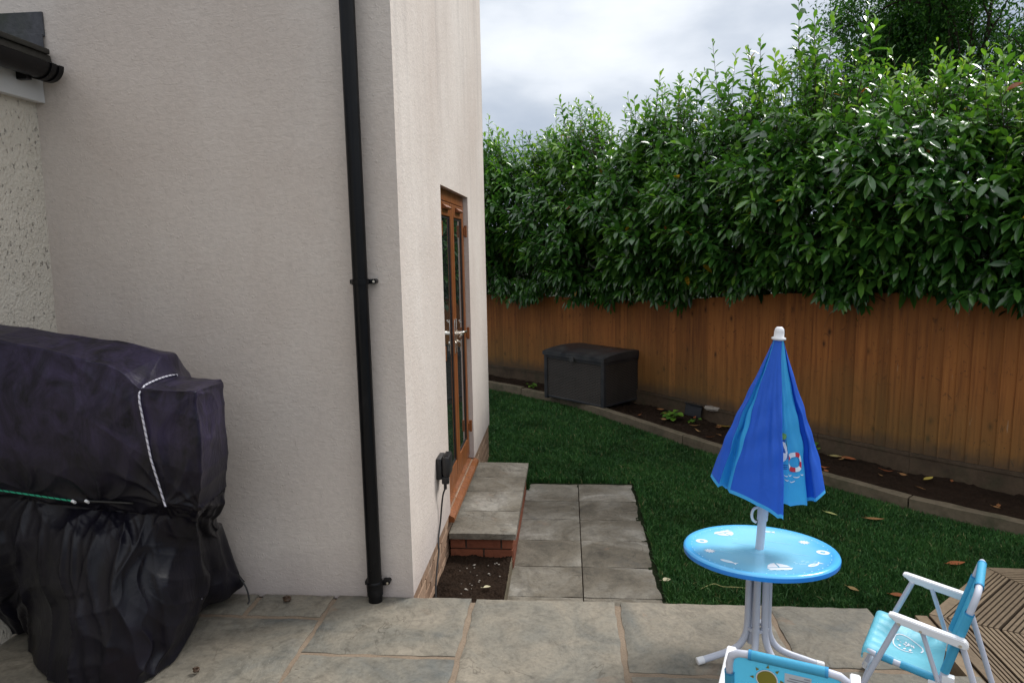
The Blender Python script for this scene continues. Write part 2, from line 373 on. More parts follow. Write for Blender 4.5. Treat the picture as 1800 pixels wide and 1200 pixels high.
def mat_leaf(name, trans=.35, rough=.3, spec=.5):
    m = Mat(name, rough, spec); a = m.attr('tint')
    c = m.ramp(a, [(0,(.016,.055,.014)),(.35,(.042,.128,.024)),(.6,(.095,.225,.034)),(.80,(.19,.36,.045)),(.93,(.29,.44,.06)),(.95,(.45,.26,.02)),(1,(.33,.09,.02))])
    n = m.noise(26, 3); c = m.mix(m.ramp(n,[(.3,.82),(.7,1.15)]), (0,0,0), c); m.col(c)
    t = m.N.new('ShaderNodeBsdfTranslucent'); c2 = m.mix(1.0, c, (1.35,1.5,.6), 'MULTIPLY'); m.L.new(c2, t.inputs[0])
    ms = m.N.new('ShaderNodeMixShader'); ms.inputs[0].default_value = trans
    o = m.N['Material Output']; m.L.new(m.b.outputs[0], ms.inputs[1]); m.L.new(t.outputs[0], ms.inputs[2]); m.L.new(ms.outputs[0], o.inputs[0]); return m.m
M_laurel = mat_leaf('glossy_laurel_leaf', .30, .20, .65)
M_treeleaf = mat_leaf('tree_leaf', .35, .5, .3)
def mat_grass():
    m = Mat('lawn_grass', .55, .25); a = m.attr('tint'); c = m.ramp(a, [(0,(.014,.056,.015)),(.5,(.035,.112,.024)),(.85,(.072,.175,.038)),(1,(.20,.19,.08))]); 
    n = m.noise(1.9, 6, .62); c = m.mix(m.ramp(n,[(.3,.50),(.7,1.35)]), (0,0,0), c); n2 = m.noise(4.5,4); c = m.mix(m.math('MULTIPLY', m.ramp(n2,[(.60,0),(.75,1)]), .35), c, (.06,.085,.022)); m.col(c); return m.m
M_grass = mat_grass()
def mat_bark():
    m = Mat('bark', .9, .2); n = m.noise(14, 7, .65, m.coord((1,1,.3))); m.col(m.mix(n, (.025,.018,.013), (.085,.062,.045))); m.bump(n,.8,.02); return m.m
M_bark = mat_bark()
M_twig = simple('young_twig', (.055,.06,.025), .7, .3, .3, 8)
def mat_cover():
    m = Mat('black_nylon_cover', .42, .26)
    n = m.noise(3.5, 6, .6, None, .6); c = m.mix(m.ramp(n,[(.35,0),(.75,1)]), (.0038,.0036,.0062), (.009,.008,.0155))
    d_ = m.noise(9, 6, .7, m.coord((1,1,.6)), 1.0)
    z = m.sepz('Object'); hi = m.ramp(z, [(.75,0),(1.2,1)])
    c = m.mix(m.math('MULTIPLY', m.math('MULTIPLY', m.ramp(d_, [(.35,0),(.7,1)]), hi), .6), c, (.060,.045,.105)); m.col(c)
    m.rough(m.ramp(n, [(.3,.32),(.7,.46)]))
    wr = m.noise(7, 5, .6, m.coord((1,1,.45)), 1.4); wr = m.math('ABSOLUTE', m.math('SUBTRACT', wr, .5))
    m.bump(m.math('MULTIPLY', wr, -1.0), .28, .022); m.bump(m.noise(5, 3, .5, m.coord((1,1,.3)), .5), .3, .02); return m.m
M_cover = mat_cover()
def mat_cord(name, a, b):
    m = Mat(name, .6, .3); wv = m.N.new('ShaderNodeTexWave'); wv.inputs['Scale'].default_value = 28; wv.bands_direction = 'DIAGONAL'
    m.L.new(m.tc.outputs['Object'], wv.inputs[0]); m.col(m.mix(m.ramp(wv.outputs['Fac'], [(.86,0),(.93,1)]), a, b)); return m.m
M_wcord = mat_cord('white_bungee_cord', (.62,.60,.66), (.08,.07,.12))
M_gcord = mat_cord('green_bungee_cord', (.02,.28,.16), (.005,.03,.03))
M_dryleaf = Mat('dry_leaf', .7, .3)
_a = M_dryleaf.attr('rnd'); M_dryleaf.col(M_dryleaf.ramp(_a, [(0,(.30,.085,.03)),(.35,(.26,.15,.06)),(.6,(.36,.40,.16)),(.8,(.55,.36,.03)),(1,(.45,.42,.30))])); M_dryleaf = M_dryleaf.m
M_stonebit = simple('pale_pebble', (.32,.29,.25), .85, .3, .3, 30, .004)
# ------------------------------------------------------------------ grid surface with displacement for uneven stone
def wob(x, y, s=1.0, ph=0.0):
    return (math.sin(x*7.3*s+ph)+math.sin(y*6.1*s+1.7+ph*1.3)+math.sin((x+y)*11.7*s+2.1*ph)+.6*math.sin((x-y)*23*s+ph))/3.6
def slab(mb, x0, x1, y0, y1, zt, th, amp=.004, edge=.006, n=14, col=.5, rag=.006):
    ph = random.random()*50
    nx = max(4, int(n*(x1-x0)/.5)); ny = max(4, int(n*(y1-y0)/.5))
    vs = []; 
    for j in range(ny+1):
        for i in range(nx+1):
            u = i/nx; v = j/ny; x = x0+(x1-x0)*u; y = y0+(y1-y0)*v
            if i in (0,nx): x += rag*wob(x*3, y*3, 1, ph)
            if j in (0,ny): y += rag*wob(x*3, y*3, 1, ph+9)
            z = zt + amp*wob(x, y, 1, ph) + amp*.5*wob(x,y,3.1,ph)
            if i in (0,nx) or j in (0,ny): z -= edge
            vs.append((x,y,z))
    fs = [(j*(nx+1)+i, j*(nx+1)+i+1, (j+1)*(nx+1)+i+1, (j+1)*(nx+1)+i) for j in range(ny) for i in range(nx)]
    b = len(vs)
    ring = [i for i in range(nx+1)] + [j*(nx+1)+nx for j in range(1,ny+1)] + [ny*(nx+1)+i for i in range(nx-1,-1,-1)] + [j*(nx+1) for j in range(ny-1,0,-1)]
    for k in ring: vs.append((vs[k][0], vs[k][1], zt-th))
    m = len(ring)
    for k in range(m): fs.append((ring[k], b+k, b+(k+1)%m, ring[(k+1)%m]))
    mb.add(vs, fs, 0, col)
# ------------------------------------------------------------------ ground, lawn base, patio, path
g = MB()
g.add([(-120,-120,-.62),(120,-120,-.62),(120,160,-.62),(-120,160,-.62)], [(0,1,2,3)]); g.build('ground', M_ground); S.objects['ground']['kind'] = 'structure'
KERB = [(-4.2,11.3),(-1.75,9.95),(-1.1,9.52),(-.64,9.13),(.01,8.50),(.645,7.59),(1.15,6.83),(1.45,6.41),(2.11,5.66),(2.54,5.14),(3.06,4.69),(3.9,4.02),(5.2,3.0)]
FEN = [(-4.6,12.4),(-1.2,10.36),(-.4,9.76),(.96,8.4),(1.34,7.955),(1.73,7.38),(2.37,6.48),(2.92,5.9),(3.51,5.37),(4.6,4.42),(6.2,3.0)]
FTOP = [.93,.96,.977,1.0,1.04,1.12,1.214,1.236,1.251,1.262,1.27]
lw = MB()
poly = [(-4.6,6.0),(-4.6,12.0)] + [(x,y+.02) for x,y in KERB] + [(5.2,-.5),(1.3,-.5),(1.3,3.02),(.5,3.02),(.5,5.6),(-.5,5.6),(-.5,6.0)]
lw.prism(poly[::-1], -.60, -.352); o = lw.build('lawn', M_turf); tag(o, kind='structure')
# soil under the door step
def soil_patch(name, x0,x1,y0,y1,z, amp=.012, n=60):
    mb = MB(); vs = []; nx = n; ny = int(n*(y1-y0)/(x1-x0))
    for j in range(ny+1):
        for i in range(nx+1):
            x = x0+(x1-x0)*i/nx; y = y0+(y1-y0)*j/ny
            vs.append((x,y,z+amp*wob(x,y,2.2)+random.uniform(-.006,.006)))
    mb.add(vs, [(j*(nx+1)+i, j*(nx+1)+i+1, (j+1)*(nx+1)+i+1, (j+1)*(nx+1)+i) for j in range(ny) for i in range(nx)])
    return tag(mb.build(name, M_soil, smooth=True), kind='structure')
soil_patch('soil_pit', -.80,-.362,3.04,4.12,-.266)
pe = MB(); pe.box((-.366,3.06,-.5),(-.359,4.09,-.268)); tag(pe.build('soil_pit_edge', M_kerb), kind='structure')
# patio flagstones
pm = MB(); slabs = []
def pv(x0,x1,y0,y1): slabs.append((x0,x1,y0,y1))
J = .013
XA, XB, XC, XD, XE = -1.52, -1.142, -.462, .228, .916
pv(-1.9,XA,2.872,3.075); pv(-2.5,-1.9,2.872,3.075); pv(XA,XB,2.872,3.075); pv(-1.76,XB,2.26,2.872); pv(-2.5,-1.76,2.15,2.872)
pv(XB,XC,2.597,3.078); pv(XB,XC,2.0,2.597); pv(XC,XD,2.30,3.078); pv(XD,XE,2.527,3.078); pv(XD,XE,2.02,2.527)
pv(XE,1.385,2.60,3.078); pv(XE,1.60,2.05,2.60)
for i,(a,b) in enumerate(((-2.5,-1.9),(-1.9,-1.142),(-1.142,-.6),(-.6,.1),(.1,.8),(.8,1.6))):
    y = 2.02; k = 0
    while y > -1.2:
        h = (.62,.45,.7)[(i+k)%3]; top = y if k else {0:2.15,1:2.26,2:2.0,3:2.02,4:2.02,5:2.02}[i]
        if i == 1 and k == 0: top = 2.02
        pv(a,b,top-h if k==0 else y-h, top); y = (top if k==0 else y)-h; k += 1
cols = [.35,.75,.85,.62,.5,.42,.9,.7,.55,.48,.18,.3]
for i,(x0,x1,y0,y1) in enumerate(slabs):
    slab(pm, x0+J, x1-J, y0+J, y1-(J if y1 < 3.0 else 0), 0, .035, .003, .006, 26, cols[i] if i < len(cols) else random.random(), .007)
o = pm.build('patio', M_flag, angle=50); tag(o, kind='structure')
mm = MB(); mm.prism([(-2.6,-1.2),(1.58,-1.2),(1.58,2.57),(1.368,2.57),(1.368,3.05),(-2.6,3.05)], -.58, -.009)
tag(mm.build('patio_mortar_bed', M_mortar), kind='structure')
# lower path
ph = MB(); ys = [3.10,3.38,3.755,4.14,4.535,4.90,5.275,5.67]
for k in range(7):
    for a,b in ((-.372,.082),(.082,.54)):
        slab(ph, a+.0035, b-.0035, ys[k]+.0035, ys[k+1]-.0035, -.348, .05, .004, .004, 24, random.random(), .0008)
tag(ph.build('path', M_path, angle=50), kind='structure')
pb = MB(); pb.box((-.366,3.06,-.6),(.534,5.66,-.362)); tag(pb.build('path_bed', M_soil), kind='structure')
# border bed soil (between kerb and fence)
bs = MB(); vs = []; fs = []
def lerp_poly(P, t):
    L_ = [0]; 
    for i in range(len(P)-1): L_.append(L_[-1]+math.dist(P[i],P[i+1]))
    s_ = t*L_[-1]
    for i in range(len(P)-1):
        if s_ <= L_[i+1]+1e-9:
            q = (s_-L_[i])/(L_[i+1]-L_[i]); return (P[i][0]+(P[i+1][0]-P[i][0])*q, P[i][1]+(P[i+1][1]-P[i][1])*q)
    return P[-1]
nn, mmv = 420, 26
for i in range(nn+1):
    a = lerp_poly(KERB, i/nn); b = lerp_poly(FEN, i/nn)
    for j in range(mmv+1):
        q = j/mmv; x = a[0]+(b[0]+.15-a[0])*q; y = a[1]+(b[1]+.15-a[1])*q
        vs.append((x,y,-.285+.018*wob(x,y,2.0)+random.uniform(-.012,.012)))
for i in range(nn):
    for j in range(mmv): k = i*(mmv+1)+j; fs.append((k,k+mmv+1,k+mmv+2,k+1))
bs.add(vs, [tuple(reversed(q)) for q in fs]); o = bs.build('border_soil', M_soil, smooth=True); tag(o, kind='structure')
# timber edging
def offset_poly(P, d):
    out_ = []
    for i,p in enumerate(P):
        a = Vector(P[max(i-1,0)]); b = Vector(P[min(i+1,len(P)-1)]); t = (b-a).normalized(); out_.append((p[0]-t.y*d, p[1]+t.x*d))
    return out_
def strip(mb, A, B, z0, z1, mi=0, col=.5, sub=6, rag=.004):
    n = len(A); pa = []; pb_ = []
    for i in range(n-1):
        for k in range(sub):
            q = k/sub; pa.append([A[i][c]+(A[i+1][c]-A[i][c])*q for c in (0,1)]); pb_.append([B[i][c]+(B[i+1][c]-B[i][c])*q for c in (0,1)])
    pa.append(list(A[-1])); pb_.append(list(B[-1])); vs = []
    for a,b in zip(pa,pb_):
        e1 = rag*wob(a[0],a[1],3); e2 = rag*wob(a[0],a[1],4,3)
        vs += [(a[0],a[1],z0),(a[0],a[1],z1-.006+e1),(a[0]+(b[0]-a[0])*.1,a[1]+(b[1]-a[1])*.1,z1+e1),(b[0],b[1],z1+e2),(b[0],b[1],z0)]
    fs = []
    for i in range(len(pa)-1):
        for k in range(4): fs.append((i*5+k,i*5+k+1,(i+1)*5+k+1,(i+1)*5+k))
    e = (len(pa)-1)*5; fs += [(0,4,3,2,1),(e,e+1,e+2,e+3,e+4)]
    mb.add(vs, fs, mi, col)
edge_root = empty('border_edging', (KERB[6][0],KERB[6][1],-.35), 0, 'low weathered timber edging curving between lawn and soil border', 'edging')
KB = offset_poly(KERB, .078)
for a,b,dz in ((0,3,.012),(3,6,0),(6,9,0),(9,12,0)):
    mb = MB(); A = KERB[a:b+1]; B = KB[a:b+1]; A = [tuple(p) for p in A]; B = [tuple(p) for p in B]
    if a: A[0] = (A[0][0]+.008, A[0][1]-.008); B[0] = (B[0][0]+.008, B[0][1]-.008)
    strip(mb, A, B, -.5, -.24+dz); o = mb.build('edging_board', M_kerb, angle=40); o.parent = edge_root; o.matrix_parent_inverse = Matrix.Translation(-edge_root.location)
# ------------------------------------------------------------------ lawn grass blades
def in_poly(px, py, P):
    inside = np.zeros(len(px), bool); n = len(P); j = n-1
    for i in range(n):
        xi,yi = P[i]; xj,yj = P[j]
        c = ((yi > py) != (yj > py)) & (px < (xj-xi)*(py-yi)/(yj-yi+1e-12)+xi); inside ^= c; j = i
    return inside
def mesh_np(name, V, F, mat, parent=None, tint=None, smooth=True):
    me = bpy.data.meshes.new(name); nv = len(V); nf = len(F); k = F.shape[1]
    me.vertices.add(nv); me.vertices.foreach_set('co', V.astype(np.float32).ravel())
    me.loops.add(nf*k); me.loops.foreach_set('vertex_index', F.astype(np.int32).ravel())
    me.polygons.add(nf); me.polygons.foreach_set('loop_start', (np.arange(nf)*k).astype(np.int32))
    me.materials.append(mat)
    if tint is not None: a = me.attributes.new('tint','FLOAT','POINT'); a.data.foreach_set('value', tint.astype(np.float32))
    me.update(calc_edges=True)
    if smooth: me.shade_smooth()
    o = bpy.data.objects.new(name, me); S.collection.objects.link(o)
    if parent: o.parent = parent
    return o
def grass():
    P = [(-1.5,6.4),(-4.2,6.4),(-4.2,11.2)] + KERB[1:12] + [(3.9,1.5),(1.62,1.5),(1.40,2.6),(1.40,3.10),(.555,3.10),(.555,5.69),(-.33,5.69),(-.33,5.50),(-.755,5.50),(-.755,6.4)]
    P = [tuple(p) for p in P]
    pts = []
    for (x0,x1,y0,y1,den) in ((.4,4,2.4,4.4,34000),(-.8,4,4.4,6.4,24000),(-2.5,3,6.4,8.2,13000),(-4.2,1.5,8.2,11.3,7500)):
        n = int((x1-x0)*(y1-y0)*den); x = rng.uniform(x0,x1,n); y = rng.uniform(y0,y1,n); k = in_poly(x,y,P)
        # keep only what the garden side can see
        k &= (x > -1.2 - .16*(y-6.4)) ; pts.append(np.stack([x[k],y[k]],1))
    p = np.concatenate(pts); n = len(p)
    cl = (np.sin(p[:,0]*9+2*np.sin(p[:,1]*2.3))+np.sin(p[:,1]*8.3+1+2*np.sin(p[:,0]*3.1))+np.sin((p[:,0]*1.3+p[:,1])*17+1.5*np.sin(p[:,0]*7)))/3
    far = np.clip((p[:,1]-4)/6,0,1)
    de = np.minimum(np.where(p[:,1] < 5.75,np.abs(p[:,0]-.555),9),np.minimum(np.where((p[:,0] > .5)&(p[:,0] < 1.5),np.abs(p[:,1]-3.10),9),np.where(p[:,0] < .56,np.abs(p[:,1]-5.69),9))); edge_ = np.exp(-de/.03)
    h = (.024+.030*rng.random(n)**1.6+.010*cl); wd = .0022+.0016*rng.random(n)+.003*far
    h = h*(1+.9*edge_*rng.random(n)); th = rng.uniform(0,2*PI,n); lean = rng.normal(0,.45,n)+.15; la = rng.uniform(0,2*PI,n)
    dx, dy = np.cos(th)*wd, np.sin(th)*wd; lx, ly = np.cos(la)*lean*h, np.sin(la)*lean*h
    z0 = np.full(n,-.353); V = np.zeros((n,5,3))
    V[:,0] = np.stack([p[:,0]-dx,p[:,1]-dy,z0],1); V[:,1] = np.stack([p[:,0]+dx,p[:,1]+dy,z0],1)
    V[:,2] = np.stack([p[:,0]+dx*.8+lx*.35,p[:,1]+dy*.8+ly*.35,z0+h*.6],1); V[:,3] = np.stack([p[:,0]-dx*.8+lx*.35,p[:,1]-dy*.8+ly*.35,z0+h*.6],1)
    V[:,4] = np.stack([p[:,0]+lx,p[:,1]+ly,z0+h*np.clip(1-.25*abs(lean),.4,1)],1)
    F = np.zeros((n,3,3),int); b = (np.arange(n)*5)[:,None]
    F[:,0] = b+[0,1,2]; F[:,1] = b+[0,2,3]; F[:,2] = b+[3,2,4]
    t = np.clip(rng.normal(.45,.18,n)+.12*cl,0,.9); t[rng.random(n)<.02] = 1.0
    o = mesh_np('grass', V.reshape(-1,3), F.reshape(-1,3), M_grass, None, np.repeat(t,5), False)
    tag(o, 'short dark green lawn grass between path, decking and border', 'grass', kind='stuff')
grass()
# ------------------------------------------------------------------ rendered house
WX, WY0, WY1 = -.757, 3.08, 6.37
house = empty('rendered_house', (WX-1,WY0,0), 0, 'tall cream rendered house wall with black downpipe and brown patio doors', 'house')
def hp(mb, name, mats, **k):
    o = mb.build(name, mats, house, **k); o.matrix_parent_inverse = Matrix.Translation(-house.location); return o
def child(o, par):
    o.parent = par; o.matrix_parent_inverse = par.matrix_world.inverted() if False else Matrix(); return o
DY0, DY1, DZ1 = 4.145, 5.285, 2.058
DEP = .036
def grid_face(mb, o, du, dv, nu, nv, mi=0):
    o = Vector(o); du = Vector(du); dv = Vector(dv)
    vs = [o+du*(i/nu)+dv*(j/nv) for j in range(nv+1) for i in range(nu+1)]
    mb.add(vs, [(j*(nu+1)+i,j*(nu+1)+i+1,(j+1)*(nu+1)+i+1,(j+1)*(nu+1)+i) for j in range(nv) for i in range(nu)], mi)
TOP = 5.6
mb = MB()
def quad(mb, a,b,c,d_, mi=0): mb.add([a,b,c,d_],[(0,1,2,3)],mi)
X0 = -3.6
quad(mb,(X0,WY0,-.02),(WX,WY0,-.02),(WX,WY0,TOP),(X0,WY0,TOP))          # near face
quad(mb,(WX,WY0,0),(WX,DY0,0),(WX,DY0,TOP),(WX,WY0,TOP))               # side face, pieces round the door
quad(mb,(WX,DY1,0),(WX,WY1,0),(WX,WY1,TOP),(WX,DY1,TOP))
quad(mb,(WX,DY0,DZ1),(WX,DY1,DZ1),(WX,DY1,TOP),(WX,DY0,TOP))
RB = WX-DEP-.06
quad(mb,(WX,DY0,0),(RB,DY0,0),(RB,DY0,DZ1),(WX,DY0,DZ1))               # reveals
quad(mb,(RB,DY1,0),(WX,DY1,0),(WX,DY1,DZ1),(RB,DY1,DZ1))
quad(mb,(RB,DY0,DZ1),(RB,DY1,DZ1),(WX,DY1,DZ1),(WX,DY0,DZ1))
quad(mb,(WX,WY1,-.02),(X0,WY1,-.02),(X0,WY1,TOP),(WX,WY1,TOP))         # far face
quad(mb,(X0,WY1,-.02),(X0,WY0,-.02),(X0,WY0,TOP),(X0,WY1,TOP))
quad(mb,(X0,WY0,TOP),(WX,WY0,TOP),(WX,WY1,TOP),(X0,WY1,TOP))
quad(mb,(WX,WY0,0),(WX-.03,WY0,0),(WX-.03,DY0,0),(WX,DY0,0)); quad(mb,(WX,DY1,0),(WX-.03,DY1,0),(WX-.03,WY1,0),(WX,WY1,0))
hp(mb,'wall',M_render)
# brick plinth under the render, coursed
mb = MB(); mb.box((X0,WY0+.03,-.6),(WX-.022,WY1-.03,-.004),1)
def bricks_y(mb, xface, y0, y1, zt, zb, sgn=1, mi=0):
    z = zt; k = 0
    while z > zb:
        y = y0 - (.1125 if k%2 else 0)
        while y < y1:
            a = max(y,y0); b = min(y+.215,y1)
            if b-a > .02: mb.box((xface-.02,a,max(z-.065,zb)),(xface,b,z),mi,.003,col=random.random())
            y += .225
        z -= .075; k += 1
def bricks_x(mb, yface, x0, x1, zt, zb, mi=0, off=.0):
    z = zt; k = 0
    while z > zb:
        x = x0 - ((.1125 if k%2 else 0)+off)
        while x < x1:
            a = max(x,x0); b = min(x+.215,x1)
            if b-a > .02: mb.box((a,yface,max(z-.065,zb)),(b,yface+.02,z),mi,.003,col=random.random())
            x += .225
        z -= .075; k += 1
bricks_y(mb, WX-.010, WY0, WY1, -.006, -.55)
hp(mb,'brick_plinth',[M_buff,M_bmortar])
# patio door
door = bpy.data.objects.new('patio_door', None); S.collection.objects.link(door); door.parent = house; door.matrix_parent_inverse = Matrix.Translation(-house.location)
FX = WX-DEP            # outer face of the door frame
def dp(mb, name, mats, **k): return mb.build(name, mats, door, **k)
zb = .03
mb = MB(); fw = .055
mb.box((FX-.06,DY0,zb),(FX,DY0+fw,DZ1),0,.004); mb.box((FX-.06,DY1-fw,zb),(FX,DY1,DZ1),0,.004)
mb.box((FX-.06,DY0+fw+.001,DZ1-fw-.02),(FX+.001,DY1-fw-.001,DZ1),0,.004); mb.box((FX-.06,DY0+fw+.001,zb),(FX+.001,DY1-fw-.001,zb+.045),0,.004)
dp(mb,'door_frame',M_oak)
mid = (DY0+DY1)/2
for (a,b,s_) in ((DY0+fw+.004,mid-.002,1),(mid+.002,DY1-fw-.004,-1)):
    mb = MB(); st = .068; z0 = zb+.05; z1 = DZ1-fw-.026; x1 = FX+.007
    mb.box((FX-.055,a,z0),(x1,a+st,z1),0,.006); mb.box((FX-.055,b-st,z0),(x1,b,z1),0,.006)
    mb.box((FX-.054,a+st+.001,z1-.09),(x1-.001,b-st-.001,z1),0,.006); mb.box((FX-.054,a+st+.001,z0),(x1-.001,b-st-.001,z0+.11),0,.006)
    # glazing bead
    for (p,q) in (((a+st,z0+.11),(b-st,z0+.125)),((a+st,z1-.105),(b-st,z1-.09)),): mb.box((FX-.03,p[0],p[1]),(FX-.001,q[0],q[1]),1)
    mb.box((FX-.03,a+st,z0+.126),(FX-.001,a+st+.014,z1-.106),1); mb.box((FX-.03,b-st-.014,z0+.126),(FX-.001,b-st,z1-.106),1)
    dp(mb,'door_leaf',[M_oak,M_blackplastic])
    mb = MB(); mb.box((FX-.014,a+st-.01,z0+.10),(FX-.006,b-st+.01,z1-.08)); dp(mb,'glass_pane',M_glass)
    # trickle vent in the head of each leaf
    mb = MB(); ym = (a+b)/2
    mb.prism([(0,0),(.022,.004),(.026,.012),(.006,.030),(0,.030)],-.11,.11,0,Matrix.Translation((x1,ym,z1-.05)) @ Matrix(((1,0,0,0),(0,0,1,0),(0,1,0,0),(0,0,0,1))))
    dp(mb,'trickle_vent',M_oak)
    # lever handle on long plate near the meeting stiles
    yh = (b-st*.5) if s_ == 1 else (a+st*.5)
    mb = MB(); mb.box((x1,yh-.014,.945),(x1+.007,yh+.014,1.185),0,.003)
    mb.tube([(x1+.007,yh,1.085),(x1+.05,yh,1.085),(x1+.056,yh-s_*.015,1.085),(x1+.056,yh-s_*.11,1.08)],.0085,10)
    mb.tube([(x1+.005,yh,1.02),(x1+.016,yh,1.02)],.012,12)
    if s_ == -1:
        mb.tube([(x1+.016,yh,1.02),(x1+.028,yh,1.017)],.004,6); mb.tube([(x1+.028,yh,1.015),(x1+.03,yh+.004,.99),(x1+.028,yh-.004,.955)],.006,6,flat=.4)
        mb.lathe([(0,0),(.011,.003),(.011,.009),(0,.012)],(x1+.03,yh-.02,1.165),12)
        mb.lathe([(0,0),(.009,.003),(.009,.009),(0,.012)],(x1+.03,yh+.02,1.15),12)
    dp(mb,'door_handle',M_chrome,angle=40)
    yhg = DY0+fw if s_ == 1 else DY1-fw
    for zh in (.28,1.02,1.80):
        mb = MB(); mb.tube([(FX+.022,yhg,zh-.045),(FX+.022,yhg,zh+.045)],.011,10); mb.box((FX+.0,yhg-.03,zh-.03),(FX+.018,yhg+.03,zh+.03),0,.003)
        dp(mb,'hinge',M_oak)
# timber look sill
mb = MB(); mb.prism([(RB,-.06),(WX+.026,-.06),(WX+.030,-.045),(WX+.026,-.028),(WX+.0,-.015),(RB,.030)],DY0-.02,DY1+.045,0,Matrix(((1,0,0,0),(0,0,1,0),(0,1,0,0),(0,0,0,1))))
dp(mb,'door_sill',M_oak)
# downpipe
PX, PY = -.932, WY0-.052
mb = MB(); mb.tube([(PX,PY,z) for z in (0.0,.05,1.5,3,TOP)],.034,28,cap=False); mb.tube([(PX,PY,.035),(PX,PY,.10),(PX,PY,.105)],[.0385,.0385,.035],28)
mb.tube([(PX,PY,3.2),(PX,PY,3.3)],.0385,28)
pipe = hp(mb,'downpipe',M_pipe,angle=40)
for z in (.085,1.535,3.25):
    mb = MB(); mb.tube([(PX,PY,z-.012),(PX,PY,z+.012)],.040,28)
    for s_ in (-1,1): mb.box((PX+s_*.04-.012 if s_<0 else PX+.034,PY+.01,z-.010),(PX+s_*.04+.012 if s_>0 else PX-.034,WY0+.0,z+.010),0,.002)
    mb.tube([(PX+.058,PY+.018,z),(PX+.058,WY0,z)],.0115,14); mb.tube([(PX+.058,PY+.012,z),(PX+.058,PY+.0179,z)],.006,10,1)
    o = mb.build('pipe_bracket',[M_pipe,M_chrome],pipe,angle=40)
# ------------------------------------------------------------------ pebbledashed older building at left
old = empty('pebbledash_building',(-2.9,1.5,0),0,'low pebbledashed wall at left with black gutter and white fascia','building')
def op(mb,name,mats,**k): o = mb.build(name,mats,old,**k); o.matrix_parent_inverse = Matrix.Translation(-old.location); return o
mb = MB(); n = 40
for (x0_,x1_) in ((-2.478,-2.428),):
    grid_face(mb,(x0_,WY0,0),(0,-4.5,0),(x1_-x0_,0,2.45),60,40)
mb.add([(-2.478,WY0,0),(-2.478,-1.42,0),(-4,-1.42,0),(-2.428,-1.42,2.45),(-4,-1.42,2.45)],[(1,2,4,3)])
op(mb,'wall',M_pebble)
mb = MB(); mb.prism([(-2.42,2.37),(-2.385,2.37),(-2.385,2.53),(-2.42,2.53)],-1.4,WY0-.003,0,Matrix(((1,0,0,0),(0,0,1,0),(0,1,0,0),(0,0,0,1)))); mb.box((-2.46,-1.4,2.372),(-2.421,WY0-.004,2.382))
op(mb,'fascia_board',M_upvc)
mb = MB(); gx, gz, gr = -2.315, 2.515, .062
def half(gy0,gy1,r0,mi=0):
    vs = []; K = 18
    for y in (gy0,gy1):
        for rr in (r0,r0-.004):
            for k in range(K+1):
                th = PI+PI*k/K; vs.append((gx+rr*math.cos(th),y,gz+rr*math.sin(th)))
    a = K+1; fs = []
    for k in range(K): fs += [(k,k+1,2*a+k+1,2*a+k),(a+k+1,a+k,3*a+k,3*a+k+1)]
    for k in range(K): fs += [(k+1,k,a+k,a+k+1),(2*a+k,2*a+k+1,3*a+k+1,3*a+k)]
    fs += [(0,2*a,3*a,a),(K,a+K,3*a+K,2*a+K)]
    mb.add(vs,fs,mi)
half(-1.4,WY0-.05,gr); 
# stop end, union clip rings
for y in (WY0-.055,WY0-.10): half(y-.014,y+.014,gr+.006)
K = 18; vs = [(gx+gr*math.cos(PI+PI*k/K),WY0-.045,gz+gr*math.sin(PI+PI*k/K)) for k in range(K+1)]; vs2 = [(v[0],WY0-.035,v[2]) for v in vs]
mb.add(vs+vs2,[tuple(range(K+1)),tuple(range(K+1,2*K+2))[::-1]]+[(k,k+1,K+2+k,K+1+k) for k in range(K)])
mb.box((gx-.07,WY0-.16,gz-.075),(gx-.02,WY0-.13,gz-.01),0,.003)
op(mb,'gutter',M_pipe,angle=40)
mb = MB(); mb.prism([(-2.33,2.545),(-2.335,2.575),(-3.6,3.02),(-3.6,2.98)],-1.4,WY0-.004,0,Matrix(((1,0,0,0),(0,0,1,0),(0,1,0,0),(0,0,0,1))))
for k in range(15):
    y = WY0-.02-.3*k; mb.box((-2.40,y-.28,2.575),(-2.322,y,2.60),0,.006)
op(mb,'roof',M_tile)
mb = MB(); mb.box((-2.95,WY0-.012,2.66),(-2.35,WY0-.001,2.765),0,.002); mb.box((-2.95,WY0-.02,2.60),(-2.352,WY0-.0125,2.67),0,.002)
op(mb,'lead_flashing',M_lead)
# ------------------------------------------------------------------ door step
st = empty('door_step',(-.55,4.75,-.4),0,'brick step with riven grey slabs below the brown patio doors','step')
def sp_(mb,name,mats,**k): o = mb.build(name,mats,st,**k); o.matrix_parent_inverse = Matrix.Translation(-st.location); return o
mb = MB(); ysp = [4.055,4.43,4.80,5.12,5.49]
for k in range(4): slab(mb,WX+.003,-.332,ysp[k]+.003,ysp[k+1]-.003,-.100,.042,.003,.003,26,random.random(),.0008)
sp_(mb,'step_paving',M_path,angle=50)
mb = MB(); mb.box((WX+.004,4.105,-.55),(-.372,5.44,-.144),1)
bricks_x(mb,4.085,WX+.004,-.355,-.148,-.5,0,.12); bricks_y(mb,-.352,4.107,5.45,-.148,-.5)
mb.box((WX+.004,4.08+.004,-.1475),(-.356,5.45,-.1435),1)
sp_(mb,'brick_base',[M_brick,M_bmortar])
